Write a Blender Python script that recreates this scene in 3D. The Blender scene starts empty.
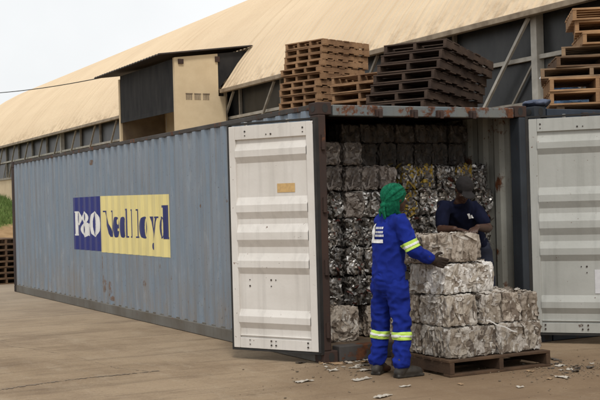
import bpy, bmesh, math, random
from mathutils import Vector, Matrix, noise
from mathutils.bvhtree import BVHTree
R = math.radians
rnd = random.Random(7)
scene = bpy.context.scene
COL = scene.collection

# ------------------------------------------------------------------ materials
def new_mat(name):
    m = bpy.data.materials.new(name); m.use_nodes = True
    nt = m.node_tree
    return m, nt, nt.nodes['Principled BSDF']
def N(nt, t, **kw):
    n = nt.nodes.new(t)
    for k, v in kw.items(): setattr(n, k, v)
    return n
def L(nt, a, b): nt.links.new(a, b)
def coords(nt, scale=(1, 1, 1), which='Object'):
    tc = N(nt, 'ShaderNodeTexCoord'); mp = N(nt, 'ShaderNodeMapping')
    mp.inputs['Scale'].default_value = scale
    L(nt, tc.outputs[which], mp.inputs[0]); return mp.outputs[0]
def noise_fac(nt, co, scale, detail=5, rough=.6, lo=.35, hi=.65):
    n = N(nt, 'ShaderNodeTexNoise'); n.inputs['Scale'].default_value = scale
    n.inputs['Detail'].default_value = detail; n.inputs['Roughness'].default_value = rough
    L(nt, co, n.inputs['Vector'])
    mr = N(nt, 'ShaderNodeMapRange'); mr.inputs['From Min'].default_value = lo; mr.inputs['From Max'].default_value = hi
    L(nt, n.outputs['Fac'], mr.inputs['Value']); return mr.outputs[0]
def mixc(nt, fac, a, b, blend='MIX'):
    m = N(nt, 'ShaderNodeMix', data_type='RGBA', blend_type=blend)
    if hasattr(fac, 'is_linked') or hasattr(fac, 'links'): L(nt, fac, m.inputs[0])
    else: m.inputs[0].default_value = fac
    for s, i in ((a, 6), (b, 7)):
        if isinstance(s, tuple): m.inputs[i].default_value = (*s, 1)
        else: L(nt, s, m.inputs[i])
    return m.outputs[2]
def math_n(nt, op, a, b=None, c=None):
    m = N(nt, 'ShaderNodeMath', operation=op)
    for i, s in enumerate((a, b, c)):
        if s is None: continue
        if isinstance(s, (int, float)): m.inputs[i].default_value = s
        else: L(nt, s, m.inputs[i])
    return m.outputs[0]
def bump(nt, b, h, strength=.3, dist=.01):
    n = N(nt, 'ShaderNodeBump'); n.inputs['Strength'].default_value = strength; n.inputs['Distance'].default_value = dist
    L(nt, h, n.inputs['Height']); L(nt, n.outputs[0], b.inputs['Normal'])
def simple(name, c1, c2=None, scale=6, rough=.7, metal=0, bmp=0, bscale=40, stretch=(1, 1, 1), lo=.35, hi=.65, spec=.4):
    m, nt, b = new_mat(name)
    co = coords(nt, stretch)
    if c2 is None: c2 = tuple(x * .8 for x in c1)
    L(nt, mixc(nt, noise_fac(nt, co, scale, lo=lo, hi=hi), c1, c2), b.inputs['Base Color'])
    b.inputs['Roughness'].default_value = rough; b.inputs['Metallic'].default_value = metal
    b.inputs['Specular IOR Level'].default_value = spec
    if bmp: bump(nt, b, noise_fac(nt, co, bscale, lo=0, hi=1), bmp, .01)
    return m
RUST1, RUST2 = (.16, .06, .025), (.05, .022, .014)
def rusty(name, paint, paint2, amount=.62, scale=3.0, rough=.5, spots=(), streak=True, fine=.66):
    """painted steel: faded blotches, rust where a noise passes `amount`, extra rust round the (y,z) spots"""
    m, nt, b = new_mat(name)
    co = coords(nt)
    base = mixc(nt, noise_fac(nt, co, 1.3), paint, paint2)
    if streak:
        st = coords(nt, (6, 6, .35))
        base = mixc(nt, math_n(nt, 'MULTIPLY', noise_fac(nt, st, 2.2, lo=.5, hi=.8), .45), base, tuple(x * .62 for x in paint2))
    n = noise_fac(nt, co, scale, 8, .68, amount, amount + .05)
    fine_n = noise_fac(nt, co, scale * 7, 6, .6, fine, fine + .05)
    mask = math_n(nt, 'MAXIMUM', n, fine_n)
    if spots:
        sx = N(nt, 'ShaderNodeSeparateXYZ'); L(nt, co, sx.inputs[0])
        nn = noise_fac(nt, co, 9, 6, .7, .25, .75)
        for (y, z, ry, rz) in spots:
            dy = math_n(nt, 'DIVIDE', math_n(nt, 'SUBTRACT', sx.outputs[1], y), ry)
            dz = math_n(nt, 'DIVIDE', math_n(nt, 'SUBTRACT', sx.outputs[2], z), rz)
            d = math_n(nt, 'ADD', math_n(nt, 'MULTIPLY', dy, dy), math_n(nt, 'MULTIPLY', dz, dz))
            f = math_n(nt, 'SUBTRACT', math_n(nt, 'ADD', nn, .35), d)
            mr = N(nt, 'ShaderNodeMapRange'); mr.inputs['From Min'].default_value = .25; mr.inputs['From Max'].default_value = .55
            L(nt, f, mr.inputs['Value']); mask = math_n(nt, 'MAXIMUM', mask, mr.outputs[0])
    rc = mixc(nt, noise_fac(nt, co, 14), RUST1, RUST2)
    if spots:
        rc = mixc(nt, .55, rc, (.19, .15, .12)); mask = math_n(nt, 'MULTIPLY', mask, noise_fac(nt, co, 19, 6, .7, .36, .56))
        dn = noise_fac(nt, coords(nt, (1, 1.6, .55)), 3.0, 9, .75, .42, .68)
        zr = N(nt, 'ShaderNodeMapRange'); zr.inputs['From Min'].default_value = .95; zr.inputs['From Max'].default_value = .12; L(nt, sx.outputs[2], zr.inputs['Value'])
        base = mixc(nt, math_n(nt, 'MULTIPLY', math_n(nt, 'MULTIPLY', dn, zr.outputs[0]), .85), base, (.24, .20, .155))
        sn = noise_fac(nt, coords(nt, (1, 9, .28)), 1.6, 7, .7, .50, .66)
        base = mixc(nt, math_n(nt, 'MULTIPLY', sn, .55), base, (.19, .165, .14))
        pale = noise_fac(nt, coords(nt, (1, 3, .8)), 2.6, 8, .7, .55, .66)
        base = mixc(nt, math_n(nt, 'MULTIPLY', pale, .35), base, (.33, .36, .39))
        ch = noise_fac(nt, co, 34, 5, .6, .64, .68)
        base = mixc(nt, math_n(nt, 'MULTIPLY', ch, .7), base, (.10, .10, .11))
    L(nt, mixc(nt, mask, base, rc), b.inputs['Base Color'])
    b.inputs['Roughness'].default_value = rough
    b.inputs['Specular IOR Level'].default_value = .3
    bump(nt, b, noise_fac(nt, co, 30, lo=0, hi=1), .12, .01)
    return m
def tinted(name, stops, rough=.6, metal=0, spec=.4, rvar=0):
    """colour by the per-face random value each scrap piece carries"""
    m, nt, b = new_mat(name)
    a = N(nt, 'ShaderNodeAttribute', attribute_name='tint')
    cr = N(nt, 'ShaderNodeValToRGB'); cr.color_ramp.interpolation = 'CONSTANT'
    el = cr.color_ramp.elements
    while len(el) < len(stops): el.new(.5)
    for e, (p, c) in zip(el, stops): e.position = p; e.color = (*c, 1)
    L(nt, a.outputs['Fac'], cr.inputs[0])
    co = coords(nt)
    c = mixc(nt, math_n(nt, 'MULTIPLY', noise_fac(nt, co, 22), .45), cr.outputs[0], (.12, .085, .055))
    oi = N(nt, 'ShaderNodeObjectInfo'); mr = N(nt, 'ShaderNodeMapRange'); mr.inputs['To Min'].default_value = (.55 if metal or 'cardboard' in name else .86); mr.inputs['To Max'].default_value = 1.12
    L(nt, oi.outputs['Random'], mr.inputs['Value'])
    vm = N(nt, 'ShaderNodeVectorMath', operation='SCALE'); L(nt, c, vm.inputs[0]); L(nt, mr.outputs[0], vm.inputs['Scale']); c = vm.outputs[0]
    L(nt, c, b.inputs['Base Color'])
    b.inputs['Roughness'].default_value = rough; b.inputs['Metallic'].default_value = metal
    b.inputs['Specular IOR Level'].default_value = spec
    bump(nt, b, noise_fac(nt, co, 60, lo=0, hi=1), .5, .006)
    return m

M = {}
SPOTS = [(6.78, .70, .10, .22), (6.70, .40, .09, .2), (6.45, .36, .11, .16), (6.35, .22, .10, .05), (4.98, .50, .035, .06), (2.95, .42, .025, .035), (2.62, .55, .02, .03), (3.0, 1.5, .02, .03),
         (11.6, .9, .03, .06), (10.7, 1.75, .025, .04), (9.9, .55, .04, .06), (2.2, 1.55, .02, .025), (3.95, .62, .03, .05), (5.4, .25, .05, .04),
         (7.2, 2.2, .10, .05), (9.3, .22, .10, .05), (12.05, 1.2, .03, .9), (1.9, .9, .02, .025), (4.4, .75, .02, .05), (3.4, .35, .02, .05), (2.3, .35, .03, .03)]
M['blue'] = rusty('container_blue_paint', (.175, .228, .29), (.21, .25, .30), .71, 4.0, spots=SPOTS, fine=.69)
M['rail'] = rusty('container_rail_paint', (.16, .21, .27), (.13, .16, .19), .60, 3.0)
M['header'] = rusty('header_paint', (.115, .145, .165), (.165, .165, .15), .49, 4.2)
M['rust'] = rusty('rusted_steel', (.060, .034, .026), (.032, .024, .022), .60, 4.0, rough=.85, streak=False)
M['shadepost'] = rusty('shaded_blue_grey_post_paint', (.035, .042, .052), (.022, .026, .032), .66, 4.0, rough=.7)  # shade on the right post and dark container's castings put into the paint
M['toprail'] = rusty('dirty_top_rail_paint', (.075, .07, .068), (.05, .042, .036), .55, 4.0, rough=.8)
M['botrail'] = rusty('dusty_bottom_rail_paint', (.17, .165, .15), (.12, .105, .085), .64, 3.0, rough=.85)
M['inner'] = rusty('container_inner_paint', (.36, .36, .325), (.25, .245, .215), .58, 3.0)
M['darkblue'] = rusty('dark_blue_paint', (.04, .055, .08), (.03, .04, .055), .6, 3.0)
M['roofsteel'] = rusty('container_roof_steel', (.05, .05, .05), (.035, .03, .026), .5, 2.0)
M['doorw'] = rusty('door_white_paint', (.71, .685, .65), (.60, .57, .53), .69, 3.4, fine=.675)
M['doorg'] = rusty('door_grey_paint', (.455, .46, .435), (.37, .375, .35), .69, 3.4, fine=.675)
M['rubber'] = simple('black_rubber', (.02, .02, .02), (.035, .033, .03), rough=.8)
M['darkmetal'] = simple('dark_steel', (.03, .028, .027), (.06, .04, .03), rough=.6, metal=.3)
M['navy'] = rusty('navy_logo_paint', (.020, .028, .165), (.028, .036, .19), .72, 3.0)
M['yellow'] = rusty('yellow_logo_paint', (.80, .69, .30), (.72, .62, .27), .74, 3.0, fine=.71)
M['white'] = simple('white_paint', (.78, .78, .76), (.66, .66, .66), rough=.5)
M['navyink'] = rusty('navy_letter_paint', (.022, .03, .13), (.04, .045, .16), .72, 3.0)
M['fade'] = simple('faded_letter_outline', (.30, .22, .14), (.40, .31, .18), rough=.6)
M['sticker'] = simple('tan_sticker', (.60, .40, .17), (.5, .33, .15), scale=40)
M['paper'] = simple('white_paper', (.66, .66, .68), (.55, .55, .57), scale=12)
M['ply'] = simple('container_floor_wood', (.11, .075, .045), (.07, .05, .035), scale=8, stretch=(1, .2, 1))
M['roof'] = None
def roof_mat():
    m, nt, b = new_mat('cream_roof_sheeting')
    co = coords(nt)
    sep = N(nt, 'ShaderNodeSeparateXYZ'); L(nt, co, sep.inputs[0])
    base = mixc(nt, noise_fac(nt, co, .35), (.70, .57, .405), (.645, .515, .36))
    streaks = noise_fac(nt, coords(nt, (.25, 5, .25)), 1.0, 6, .65, .5, .72)
    base = mixc(nt, math_n(nt, 'MULTIPLY', streaks, .22), base, (.46, .33, .20))
    # sheet laps: thin dark lines every 0.76 m along the building
    fr = math_n(nt, 'FRACT', math_n(nt, 'DIVIDE', sep.outputs[1], .76))
    lap = math_n(nt, 'LESS_THAN', fr, .05)
    base = mixc(nt, math_n(nt, 'MULTIPLY', lap, .22), base, (.45, .33, .21))
    # grime with an edge of its own along the lowest half metre
    zz = math_n(nt, 'SUBTRACT', 5.15, sep.outputs[2])
    g = math_n(nt, 'MULTIPLY', math_n(nt, 'ADD', zz, 0), noise_fac(nt, coords(nt, (1, 1, 1)), 3.0, 7, .7, .45, .75))
    gm = N(nt, 'ShaderNodeClamp'); L(nt, math_n(nt, 'MULTIPLY', g, 1.6), gm.inputs[0])
    base = mixc(nt, gm.outputs[0], base, (.24, .16, .09))
    L(nt, base, b.inputs['Base Color']); b.inputs['Roughness'].default_value = .75
    b.inputs['Specular IOR Level'].default_value = .2
    return m
M['roof'] = roof_mat()
M['cream'] = simple('cream_render', (.66, .53, .345), (.58, .455, .29), scale=2, rough=.85, bmp=.15)
M['creamtrim'] = simple('pale_grey_paint', (.50, .47, .41), (.36, .33, .28), scale=4)
M['greysteel'] = simple('weathered_brace_paint', (.36, .325, .27), (.22, .19, .15), scale=5)
M['gutter'] = simple('weathered_gutter', (.34, .27, .19), (.20, .15, .10), scale=4)
M['pane'] = simple('grimy_glazing', (.016, .017, .018), (.038, .038, .037), scale=2.5, rough=.35, stretch=(1, 1, .5), bmp=.1, bscale=6, spec=.25)
M['meshpane'] = simple('dusty_glazing', (.15, .15, .14), (.055, .057, .055), scale=4, rough=.6)
M['darkpanel'] = simple('dark_sheet_panel', (.018, .018, .019), (.036, .034, .033), scale=2.2, rough=.8, stretch=(1, 2, .5), spec=.15)
M['recessbrown'] = simple('brown_recess_shade', (.20, .145, .09), (.12, .085, .055), scale=2)
M['recessdark'] = simple('black_recess_shade', (.02, .016, .012), (.03, .025, .02))
def wood(name, a, c, dark):
    m, nt, b = new_mat(name)
    co = coords(nt)
    oi = N(nt, 'ShaderNodeObjectInfo')
    base = mixc(nt, oi.outputs['Random'], a, c)
    base = mixc(nt, math_n(nt, 'MULTIPLY', noise_fac(nt, co, 4, 6), .7), base, dark)
    g = noise_fac(nt, coords(nt, (3, 30, 30)), 2.0, 4, .6, .4, .75)
    base = mixc(nt, math_n(nt, 'MULTIPLY', g, .35), base, dark)
    L(nt, base, b.inputs['Base Color']); b.inputs['Roughness'].default_value = .85
    b.inputs['Specular IOR Level'].default_value = .2
    bump(nt, b, g, .3, .004)
    return m
M['woodlight'] = wood('sunbleached_pallet_wood', (.40, .245, .135), (.29, .17, .09), (.13, .07, .04))
M['wooddark'] = wood('weathered_dark_pallet_wood', (.105, .07, .05), (.062, .042, .032), (.026, .018, .015))
M['woodorange'] = wood('fresh_orange_pallet_wood', (.48, .29, .15), (.38, .23, .12), (.18, .095, .05))
M['woodgrey'] = wood('grey_pallet_wood', (.36, .25, .155), (.27, .185, .115), (.12, .078, .05))
M['woodmid'] = wood('dirty_loaded_pallet_wood', (.115, .07, .042), (.085, .052, .033), (.035, .023, .017))
M['woodbrown'] = wood('brown_pallet_wood', (.19, .118, .068), (.135, .082, .05), (.055, .035, .025))
GREY = [(0, (.50, .47, .43)), (.20, (.37, .33, .28)), (.42, (.285, .245, .20)), (.60, (.45, .42, .385)), (.74, (.21, .175, .145)), (.86, (.58, .56, .53)), (.93, (.12, .10, .085))]
M['paperbale'] = tinted('compressed_paper', GREY, .8)
M['whitebale'] = tinted('compressed_white_plastic', [(0, (.68, .66, .63)), (.38, (.53, .50, .46)), (.60, (.38, .34, .29)), (.74, (.75, .74, .73)), (.90, (.24, .20, .165))], .6)
M['tanbale'] = tinted('compressed_tan_paper', [(0, (.33, .285, .24)), (.3, (.24, .20, .16)), (.5, (.40, .355, .305)), (.7, (.165, .135, .11)), (.9, (.48, .45, .41))], .88)
M['canbale'] = tinted('crushed_aluminium', [(0, (.38, .375, .365)), (.22, (.13, .125, .12)), (.45, (.62, .61, .60)), (.60, (.05, .047, .045)), (.78, (.28, .26, .24)), (.93, (.12, .035, .03)), (.95, (.75, .74, .72))], .32, .6)
M['yellowbale'] = tinted('crushed_printed_cans', [(0, (.32, .31, .29)), (.2, (.38, .25, .025)), (.38, (.13, .12, .11)), (.62, (.48, .34, .05)), (.72, (.05, .045, .042)), (.92, (.52, .50, .47))], .42, .35)
M['brownbale'] = tinted('crushed_brown_cardboard', [(0, (.23, .20, .18)), (.35, (.15, .128, .115)), (.6, (.31, .275, .25)), (.8, (.07, .055, .048)), (.93, (.38, .35, .32))], .5)
M['shadebale'] = tinted('shade_darkened_scrap', [(0, (.042, .039, .037)), (.4, (.027, .025, .023)), (.7, (.065, .060, .056)), (.93, (.12, .112, .105))], .7)
M['skin'] = simple('dark_brown_skin', (.060, .028, .017), (.045, .020, .012), scale=20, rough=.5)
M['overall'] = simple('royal_blue_cotton', (.010, .025, .235), (.007, .017, .165), scale=5, rough=.9, bmp=.25, bscale=120, spec=.15)
M['scarf'] = simple('green_patterned_scarf', (.003, .075, .040), (.008, .135, .068), scale=48, rough=.9, bmp=.2, bscale=90, spec=.15, lo=.45, hi=.6)
M['glove'] = simple('dark_work_glove', (.020, .013, .010), (.035, .022, .016), scale=25, rough=.9)
M['boot'] = simple('black_leather', (.018, .016, .015), (.045, .038, .030), scale=12, rough=.6)
M['hivis'] = simple('lime_reflective_tape', (.50, .72, .12), (.46, .66, .10), scale=30, rough=.5)
M['silvertape'] = simple('silver_reflective_tape', (.74, .76, .74), (.64, .66, .66), scale=30, rough=.35)
M['tee'] = simple('navy_cotton', (.007, .009, .025), (.005, .006, .016), scale=9, rough=.95, bmp=.2, bscale=120, spec=.1)
M['trouser'] = simple('dark_denim', (.014, .018, .036), (.010, .012, .024), scale=9, rough=.95)
M['cap'] = simple('black_cotton_cap', (.007, .006, .006), (.012, .009, .009), scale=20, rough=.95)
M['eye'] = simple('eye_white', (.6, .57, .52), rough=.3)
M['tarp'] = simple('faded_blue_tarp', (.075, .095, .15), (.04, .052, .09), scale=14, rough=.55)
M['bluebag'] = simple('blue_plastic_sheet', (.12, .24, .45), (.16, .30, .50), scale=14, rough=.45)
M['whitebag'] = simple('white_woven_sack', (.68, .68, .70), (.58, .58, .6), scale=10, rough=.7)
M['scrapw'] = simple('dirty_white_paper', (.48, .45, .40), (.33, .28, .22), scale=30)
M['scrapt'] = simple('brown_cardboard', (.34, .23, .13), (.26, .17, .10), scale=20)
M['scrapd'] = simple('dark_plastic_scrap', (.06, .05, .045), (.10, .08, .06), scale=20, rough=.5)
M['gritm'] = simple('yard_grit', (.20, .15, .10), (.12, .09, .06), scale=30)
M['wire'] = simple('black_cable', (.03, .03, .03))
def ground_mat():
    m, nt, b = new_mat('dusty_concrete_yard')
    co = coords(nt)
    base = mixc(nt, noise_fac(nt, co, .22, 4, .6, .38, .62), (.33, .25, .168), (.265, .193, .122))
    base = mixc(nt, math_n(nt, 'MULTIPLY', noise_fac(nt, co, .9, 9, .72, .46, .66), .65), base, (.175, .122, .080))
    base = mixc(nt, math_n(nt, 'MULTIPLY', noise_fac(nt, coords(nt, (1, .3, 1)), 3.2, 8, .72, .52, .7), .45), base, (.38, .31, .225))
    # tyre-dragged streaks running past the container, and oily blots
    tc = N(nt, 'ShaderNodeTexCoord'); mp = N(nt, 'ShaderNodeMapping'); mp.inputs['Rotation'].default_value = (0, 0, R(-12)); mp.inputs['Scale'].default_value = (.35, 2.6, 1)
    L(nt, tc.outputs['Object'], mp.inputs[0])
    base = mixc(nt, math_n(nt, 'MULTIPLY', noise_fac(nt, mp.outputs[0], 1.3, 9, .74, .50, .68), .72), base, (.13, .092, .062))
    base = mixc(nt, math_n(nt, 'MULTIPLY', noise_fac(nt, co, 2.1, 7, .66, .62, .72), .6), base, (.10, .072, .05))
    base = mixc(nt, math_n(nt, 'MULTIPLY', noise_fac(nt, co, 26, 6, .75, .53, .72), .6), base, (.13, .09, .06))
    base = mixc(nt, math_n(nt, 'MULTIPLY', noise_fac(nt, co, 48, 4, .65, .60, .70), .6), base, (.46, .40, .32))
    sep = N(nt, 'ShaderNodeSeparateXYZ'); L(nt, co, sep.inputs[0])
    # damp, trodden soil in front of the doorway
    dx = math_n(nt, 'DIVIDE', math_n(nt, 'SUBTRACT', sep.outputs[0], .9), 2.2)
    dy = math_n(nt, 'DIVIDE', math_n(nt, 'SUBTRACT', sep.outputs[1], -1.7), 1.9)
    d = math_n(nt, 'ADD', math_n(nt, 'MULTIPLY', dx, dx), math_n(nt, 'MULTIPLY', dy, dy))
    f = math_n(nt, 'SUBTRACT', math_n(nt, 'ADD', noise_fac(nt, co, 1.6, 8, .7, .2, .8), .6), d)
    cl = N(nt, 'ShaderNodeClamp'); L(nt, f, cl.inputs[0])
    base = mixc(nt, math_n(nt, 'MULTIPLY', cl.outputs[0], .6), base, (.165, .108, .066))
    # paler concrete toward the far end of the container
    mr = N(nt, 'ShaderNodeMapRange'); mr.inputs['From Min'].default_value = 3; mr.inputs['From Max'].default_value = 13
    L(nt, sep.outputs[1], mr.inputs['Value'])
    base = mixc(nt, math_n(nt, 'MULTIPLY', mr.outputs[0], .5), base, (.40, .345, .28))
    L(nt, base, b.inputs['Base Color']); b.inputs['Roughness'].default_value = .95
    b.inputs['Specular IOR Level'].default_value = .15
    h = math_n(nt, 'ADD', noise_fac(nt, co, 5, 8, .75, 0, 1), math_n(nt, 'MULTIPLY', noise_fac(nt, co, 45, 4, .7, 0, 1), .4))
    bump(nt, b, h, .55, .03)
    return m
M['ground'] = ground_mat()
M['crack'] = simple('crack_dirt', (.125, .09, .06), (.19, .14, .095), scale=8)
M['soil'] = simple('bare_soil', (.36, .24, .13), (.28, .18, .09), scale=3, rough=.95)
M['grass'] = simple('grass_blades', (.085, .15, .03), (.12, .17, .045), scale=2, rough=.8)

# ------------------------------------------------------------------ mesh helpers
class MB:
    def __init__(s): s.v = []; s.f = []; s.m = []; s.t = []
    def face(s, idx, mi=0, tint=0.0): s.f.append(idx); s.m.append(mi); s.t.append(tint)
    def box(s, x0, x1, y0, y1, z0, z1, mi=0):
        b = len(s.v)
        s.v += [(x0,y0,z0),(x1,y0,z0),(x1,y1,z0),(x0,y1,z0),(x0,y0,z1),(x1,y0,z1),(x1,y1,z1),(x0,y1,z1)]
        for q in ((0,3,2,1),(4,5,6,7),(0,1,5,4),(1,2,6,5),(2,3,7,6),(3,0,4,7)): s.face([b+i for i in q], mi)
    def obox(s, c, ax, ay, az, mi=0):
        """box from a centre and three half-extent vectors"""
        c, ax, ay, az = map(Vector, (c, ax, ay, az)); b = len(s.v)
        for sz in (-1, 1):
            for sx, sy in ((-1,-1),(1,-1),(1,1),(-1,1)): s.v.append(tuple(c + ax*sx + ay*sy + az*sz))
        for q in ((0,3,2,1),(4,5,6,7),(0,1,5,4),(1,2,6,5),(2,3,7,6),(3,0,4,7)): s.face([b+i for i in q], mi)
    def bar(s, a, b, w, t, up=(0, 0, 1), mi=0):
        a, b = Vector(a), Vector(b); d = (b - a); up = Vector(up)
        sd = d.cross(up).normalized(); u = sd.cross(d).normalized()
        s.obox((a + b) / 2, d / 2, sd * w / 2, u * t / 2, mi)
    def tube(s, pts, rad, n=8, mi=0, cap=True):
        pts = [Vector(p) for p in pts]
        if isinstance(rad, (int, float)): rad = [rad] * len(pts)
        b = len(s.v); prev = None
        for i, p in enumerate(pts):
            t = (pts[min(i+1, len(pts)-1)] - pts[max(i-1, 0)]).normalized()
            ref = prev if prev is not None else (Vector((0,0,1)) if abs(t.z) < .9 else Vector((1,0,0)))
            u = (ref - t * ref.dot(t)).normalized(); w = t.cross(u); prev = u
            for k in range(n):
                a = 2*math.pi*k/n; s.v.append(tuple(p + (u*math.cos(a) + w*math.sin(a)) * rad[i]))
        for i in range(len(pts)-1):
            for k in range(n):
                k2 = (k+1) % n; s.face([b+i*n+k, b+i*n+k2, b+(i+1)*n+k2, b+(i+1)*n+k], mi)
        if cap:
            s.face([b+k for k in range(n)][::-1], mi); s.face([b+(len(pts)-1)*n+k for k in range(n)], mi)
    def prism(s, poly, axis, a0, a1, mi=0):
        """polygon of 2-D points extruded along axis (0 x,1 y,2 z)"""
        b = len(s.v); n = len(poly)
        for a in (a0, a1):
            for p in poly:
                q = list(p); q.insert(axis, a); s.v.append(tuple(q))
        s.face(list(range(b, b+n)), mi); s.face(list(range(b+n, b+2*n))[::-1], mi)
        for i in range(n):
            j = (i+1) % n; s.face([b+j, b+i, b+n+i, b+n+j], mi)
    def sheet(s, rows, mi=0, thick=None):
        """rows: list of equal-length lists of points -> quad sheet; thick: offset vector giving it a back side"""
        b = len(s.v); nr, nc = len(rows), len(rows[0])
        for r in rows: s.v += [tuple(p) for p in r]
        for i in range(nr-1):
            for j in range(nc-1):
                s.face([b+i*nc+j, b+i*nc+j+1, b+(i+1)*nc+j+1, b+(i+1)*nc+j], mi)
        if thick is not None:
            t = Vector(thick); o = nr*nc
            for r in rows: s.v += [tuple(Vector(p) + t) for p in r]
            for i in range(nr-1):
                for j in range(nc-1):
                    s.face([b+o+i*nc+j, b+o+(i+1)*nc+j, b+o+(i+1)*nc+j+1, b+o+i*nc+j+1], mi)
            for i in range(nr-1):
                for j in (0, nc-1): s.face([b+i*nc+j, b+(i+1)*nc+j, b+o+(i+1)*nc+j, b+o+i*nc+j], mi)
            for j in range(nc-1):
                for i in (0, nr-1): s.face([b+i*nc+j, b+i*nc+j+1, b+o+i*nc+j+1, b+o+i*nc+j], mi)
    def mesh(s, name, mats, tint=False, fixn=True):
        me = bpy.data.meshes.new(name); me.from_pydata(s.v, [], s.f)
        for m in (mats if isinstance(mats, (list, tuple)) else [mats]): me.materials.append(m)
        me.polygons.foreach_set('material_index', s.m)
        if fixn:
            bm = bmesh.new(); bm.from_mesh(me); bmesh.ops.recalc_face_normals(bm, faces=bm.faces); bm.to_mesh(me); bm.free()
        if tint:
            at = me.attributes.new('tint', 'FLOAT', 'FACE'); at.data.foreach_set('value', s.t)
        me.update(); return me
    def build(s, name, mats, parent=None, bevel=0, tint=False, fixn=True, smooth=False):
        return link(name, s.mesh(name, mats, tint, fixn), parent, bevel, smooth)
def link(name, me, parent=None, bevel=0, smooth=False):
    o = bpy.data.objects.new(name, me); COL.objects.link(o)
    if parent: o.parent = parent
    if bevel:
        md = o.modifiers.new('bevel', 'BEVEL'); md.width = bevel; md.segments = 2; md.limit_method = 'ANGLE'
    if smooth:
        me.polygons.foreach_set('use_smooth', [True] * len(me.polygons))
    return o
def tag(o, label=None, cat=None, group=None, kind=None):
    if label: o['label'] = label
    if cat: o['category'] = cat
    if group: o['group'] = group
    if kind: o['kind'] = kind
    return o
def empty(name, loc, rz=0, label=None, cat=None, group=None):
    o = bpy.data.objects.new(name, None); COL.objects.link(o); o.location = loc; o.rotation_euler = (0, 0, rz)
    o.empty_display_size = .2
    return tag(o, label, cat, group)
def copy_tree(o, parent=None):
    c = o.copy(); COL.objects.link(c); c.parent = parent
    for ch in [x for x in bpy.data.objects if x.parent == o]: copy_tree(ch, c)
    return c
def evaluated(ob):
    dg = bpy.context.evaluated_depsgraph_get(); dg.update()
    return bpy.data.meshes.new_from_object(ob.evaluated_get(dg))
def remeshed(mb, name, voxel, mat, smooth=4, fold=0, fscale=9, fstretch=(1, 1, 1), seed=0):
    """one continuous skin round everything in the builder"""
    me = mb.mesh(name, mat); o = bpy.data.objects.new('tmp', me); COL.objects.link(o)
    r = o.modifiers.new('r', 'REMESH'); r.mode = 'VOXEL'; r.voxel_size = voxel
    if smooth:
        sm = o.modifiers.new('s', 'SMOOTH'); sm.iterations = smooth; sm.factor = .5
    out = evaluated(o); bpy.data.objects.remove(o)
    out.name = name; out.materials.clear(); out.materials.append(mat)
    if fold:
        off = Vector((seed * 3.1, seed * 1.7, seed))
        ns = [v.normal.copy() for v in out.vertices]
        for v, n in zip(out.vertices, ns):
            p = Vector((v.co.x * fstretch[0], v.co.y * fstretch[1], v.co.z * fstretch[2])) * fscale + off
            k = noise.noise(p) + .5 * noise.noise(p * 2.1)
            k = (1 - abs(k) * 2.2) * .6 + k * .4                # ridged: creases rather than lumps
            v.co += n * fold * (k - .35)
    out.polygons.foreach_set('use_smooth', [True] * len(out.polygons)); out.update()
    return out

# ------------------------------------------------------------------ camera, sky, sun
cam = bpy.data.cameras.new('camera'); co = bpy.data.objects.new('camera', cam); COL.objects.link(co)
cam.sensor_width = 36; cam.lens = 36 * 1138.6 / 600; cam.clip_end = 1000; cam.clip_start = .05
yaw, pit, rol = R(27.32), R(.236), R(-1.5496)
fw = Vector((math.sin(yaw)*math.cos(pit), math.cos(yaw)*math.cos(pit), math.sin(pit)))
rt = Vector((math.cos(yaw), -math.sin(yaw), 0)); up = rt.cross(fw)
r2 = rt*math.cos(rol) + up*math.sin(rol); u2 = -rt*math.sin(rol) + up*math.cos(rol)
mw = Matrix((r2, u2, -fw)).transposed().to_4x4(); mw.translation = (-5.0111, -9.3004, 1.4855)
co.matrix_world = mw; scene.camera = co

SUN_EL, SUN_AZ = R(54), math.atan2(-.30, -.75)
world = bpy.data.worlds.new('World'); scene.world = world; world.use_nodes = True
nt = world.node_tree; bg = nt.nodes['Background']
sky = N(nt, 'ShaderNodeTexSky'); sky.sky_type = 'NISHITA'; sky.sun_disc = False
sky.sun_elevation = SUN_EL; sky.sun_rotation = SUN_AZ; sky.air_density = 1.0; sky.dust_density = 4.0; sky.ozone_density = 1.0
bw = N(nt, 'ShaderNodeRGBToBW'); L(nt, sky.outputs[0], bw.inputs[0])
# overcast: one even layer of thin cloud over that sky
cg = N(nt, 'ShaderNodeTexCoord')
cn = noise_fac(nt, cg.outputs['Generated'], 2.6, 5, .55, .3, .7)
cl = mixc(nt, cn, (7.0, 7.15, 7.22), (8.4, 8.45, 8.45))
mx = mixc(nt, .93, sky.outputs[0], cl)
L(nt, mx, bg.inputs[0]); bg.inputs['Strength'].default_value = .11
sun = bpy.data.lights.new('sun', 'SUN'); so = bpy.data.objects.new('sun', sun); COL.objects.link(so)
sun.energy = 1.5; sun.angle = R(10); sun.color = (1, .95, .87)
sd = Vector((math.sin(SUN_AZ)*math.cos(SUN_EL), math.cos(SUN_AZ)*math.cos(SUN_EL), math.sin(SUN_EL)))
so.rotation_euler = sd.to_track_quat('Z', 'Y').to_euler(); so.location = (-10, -20, 30)
vs = scene.view_settings; vs.view_transform = 'Standard'; vs.look = 'None'; vs.exposure = 0.22; vs.gamma = 1; vs.use_curve_mapping = False

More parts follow.
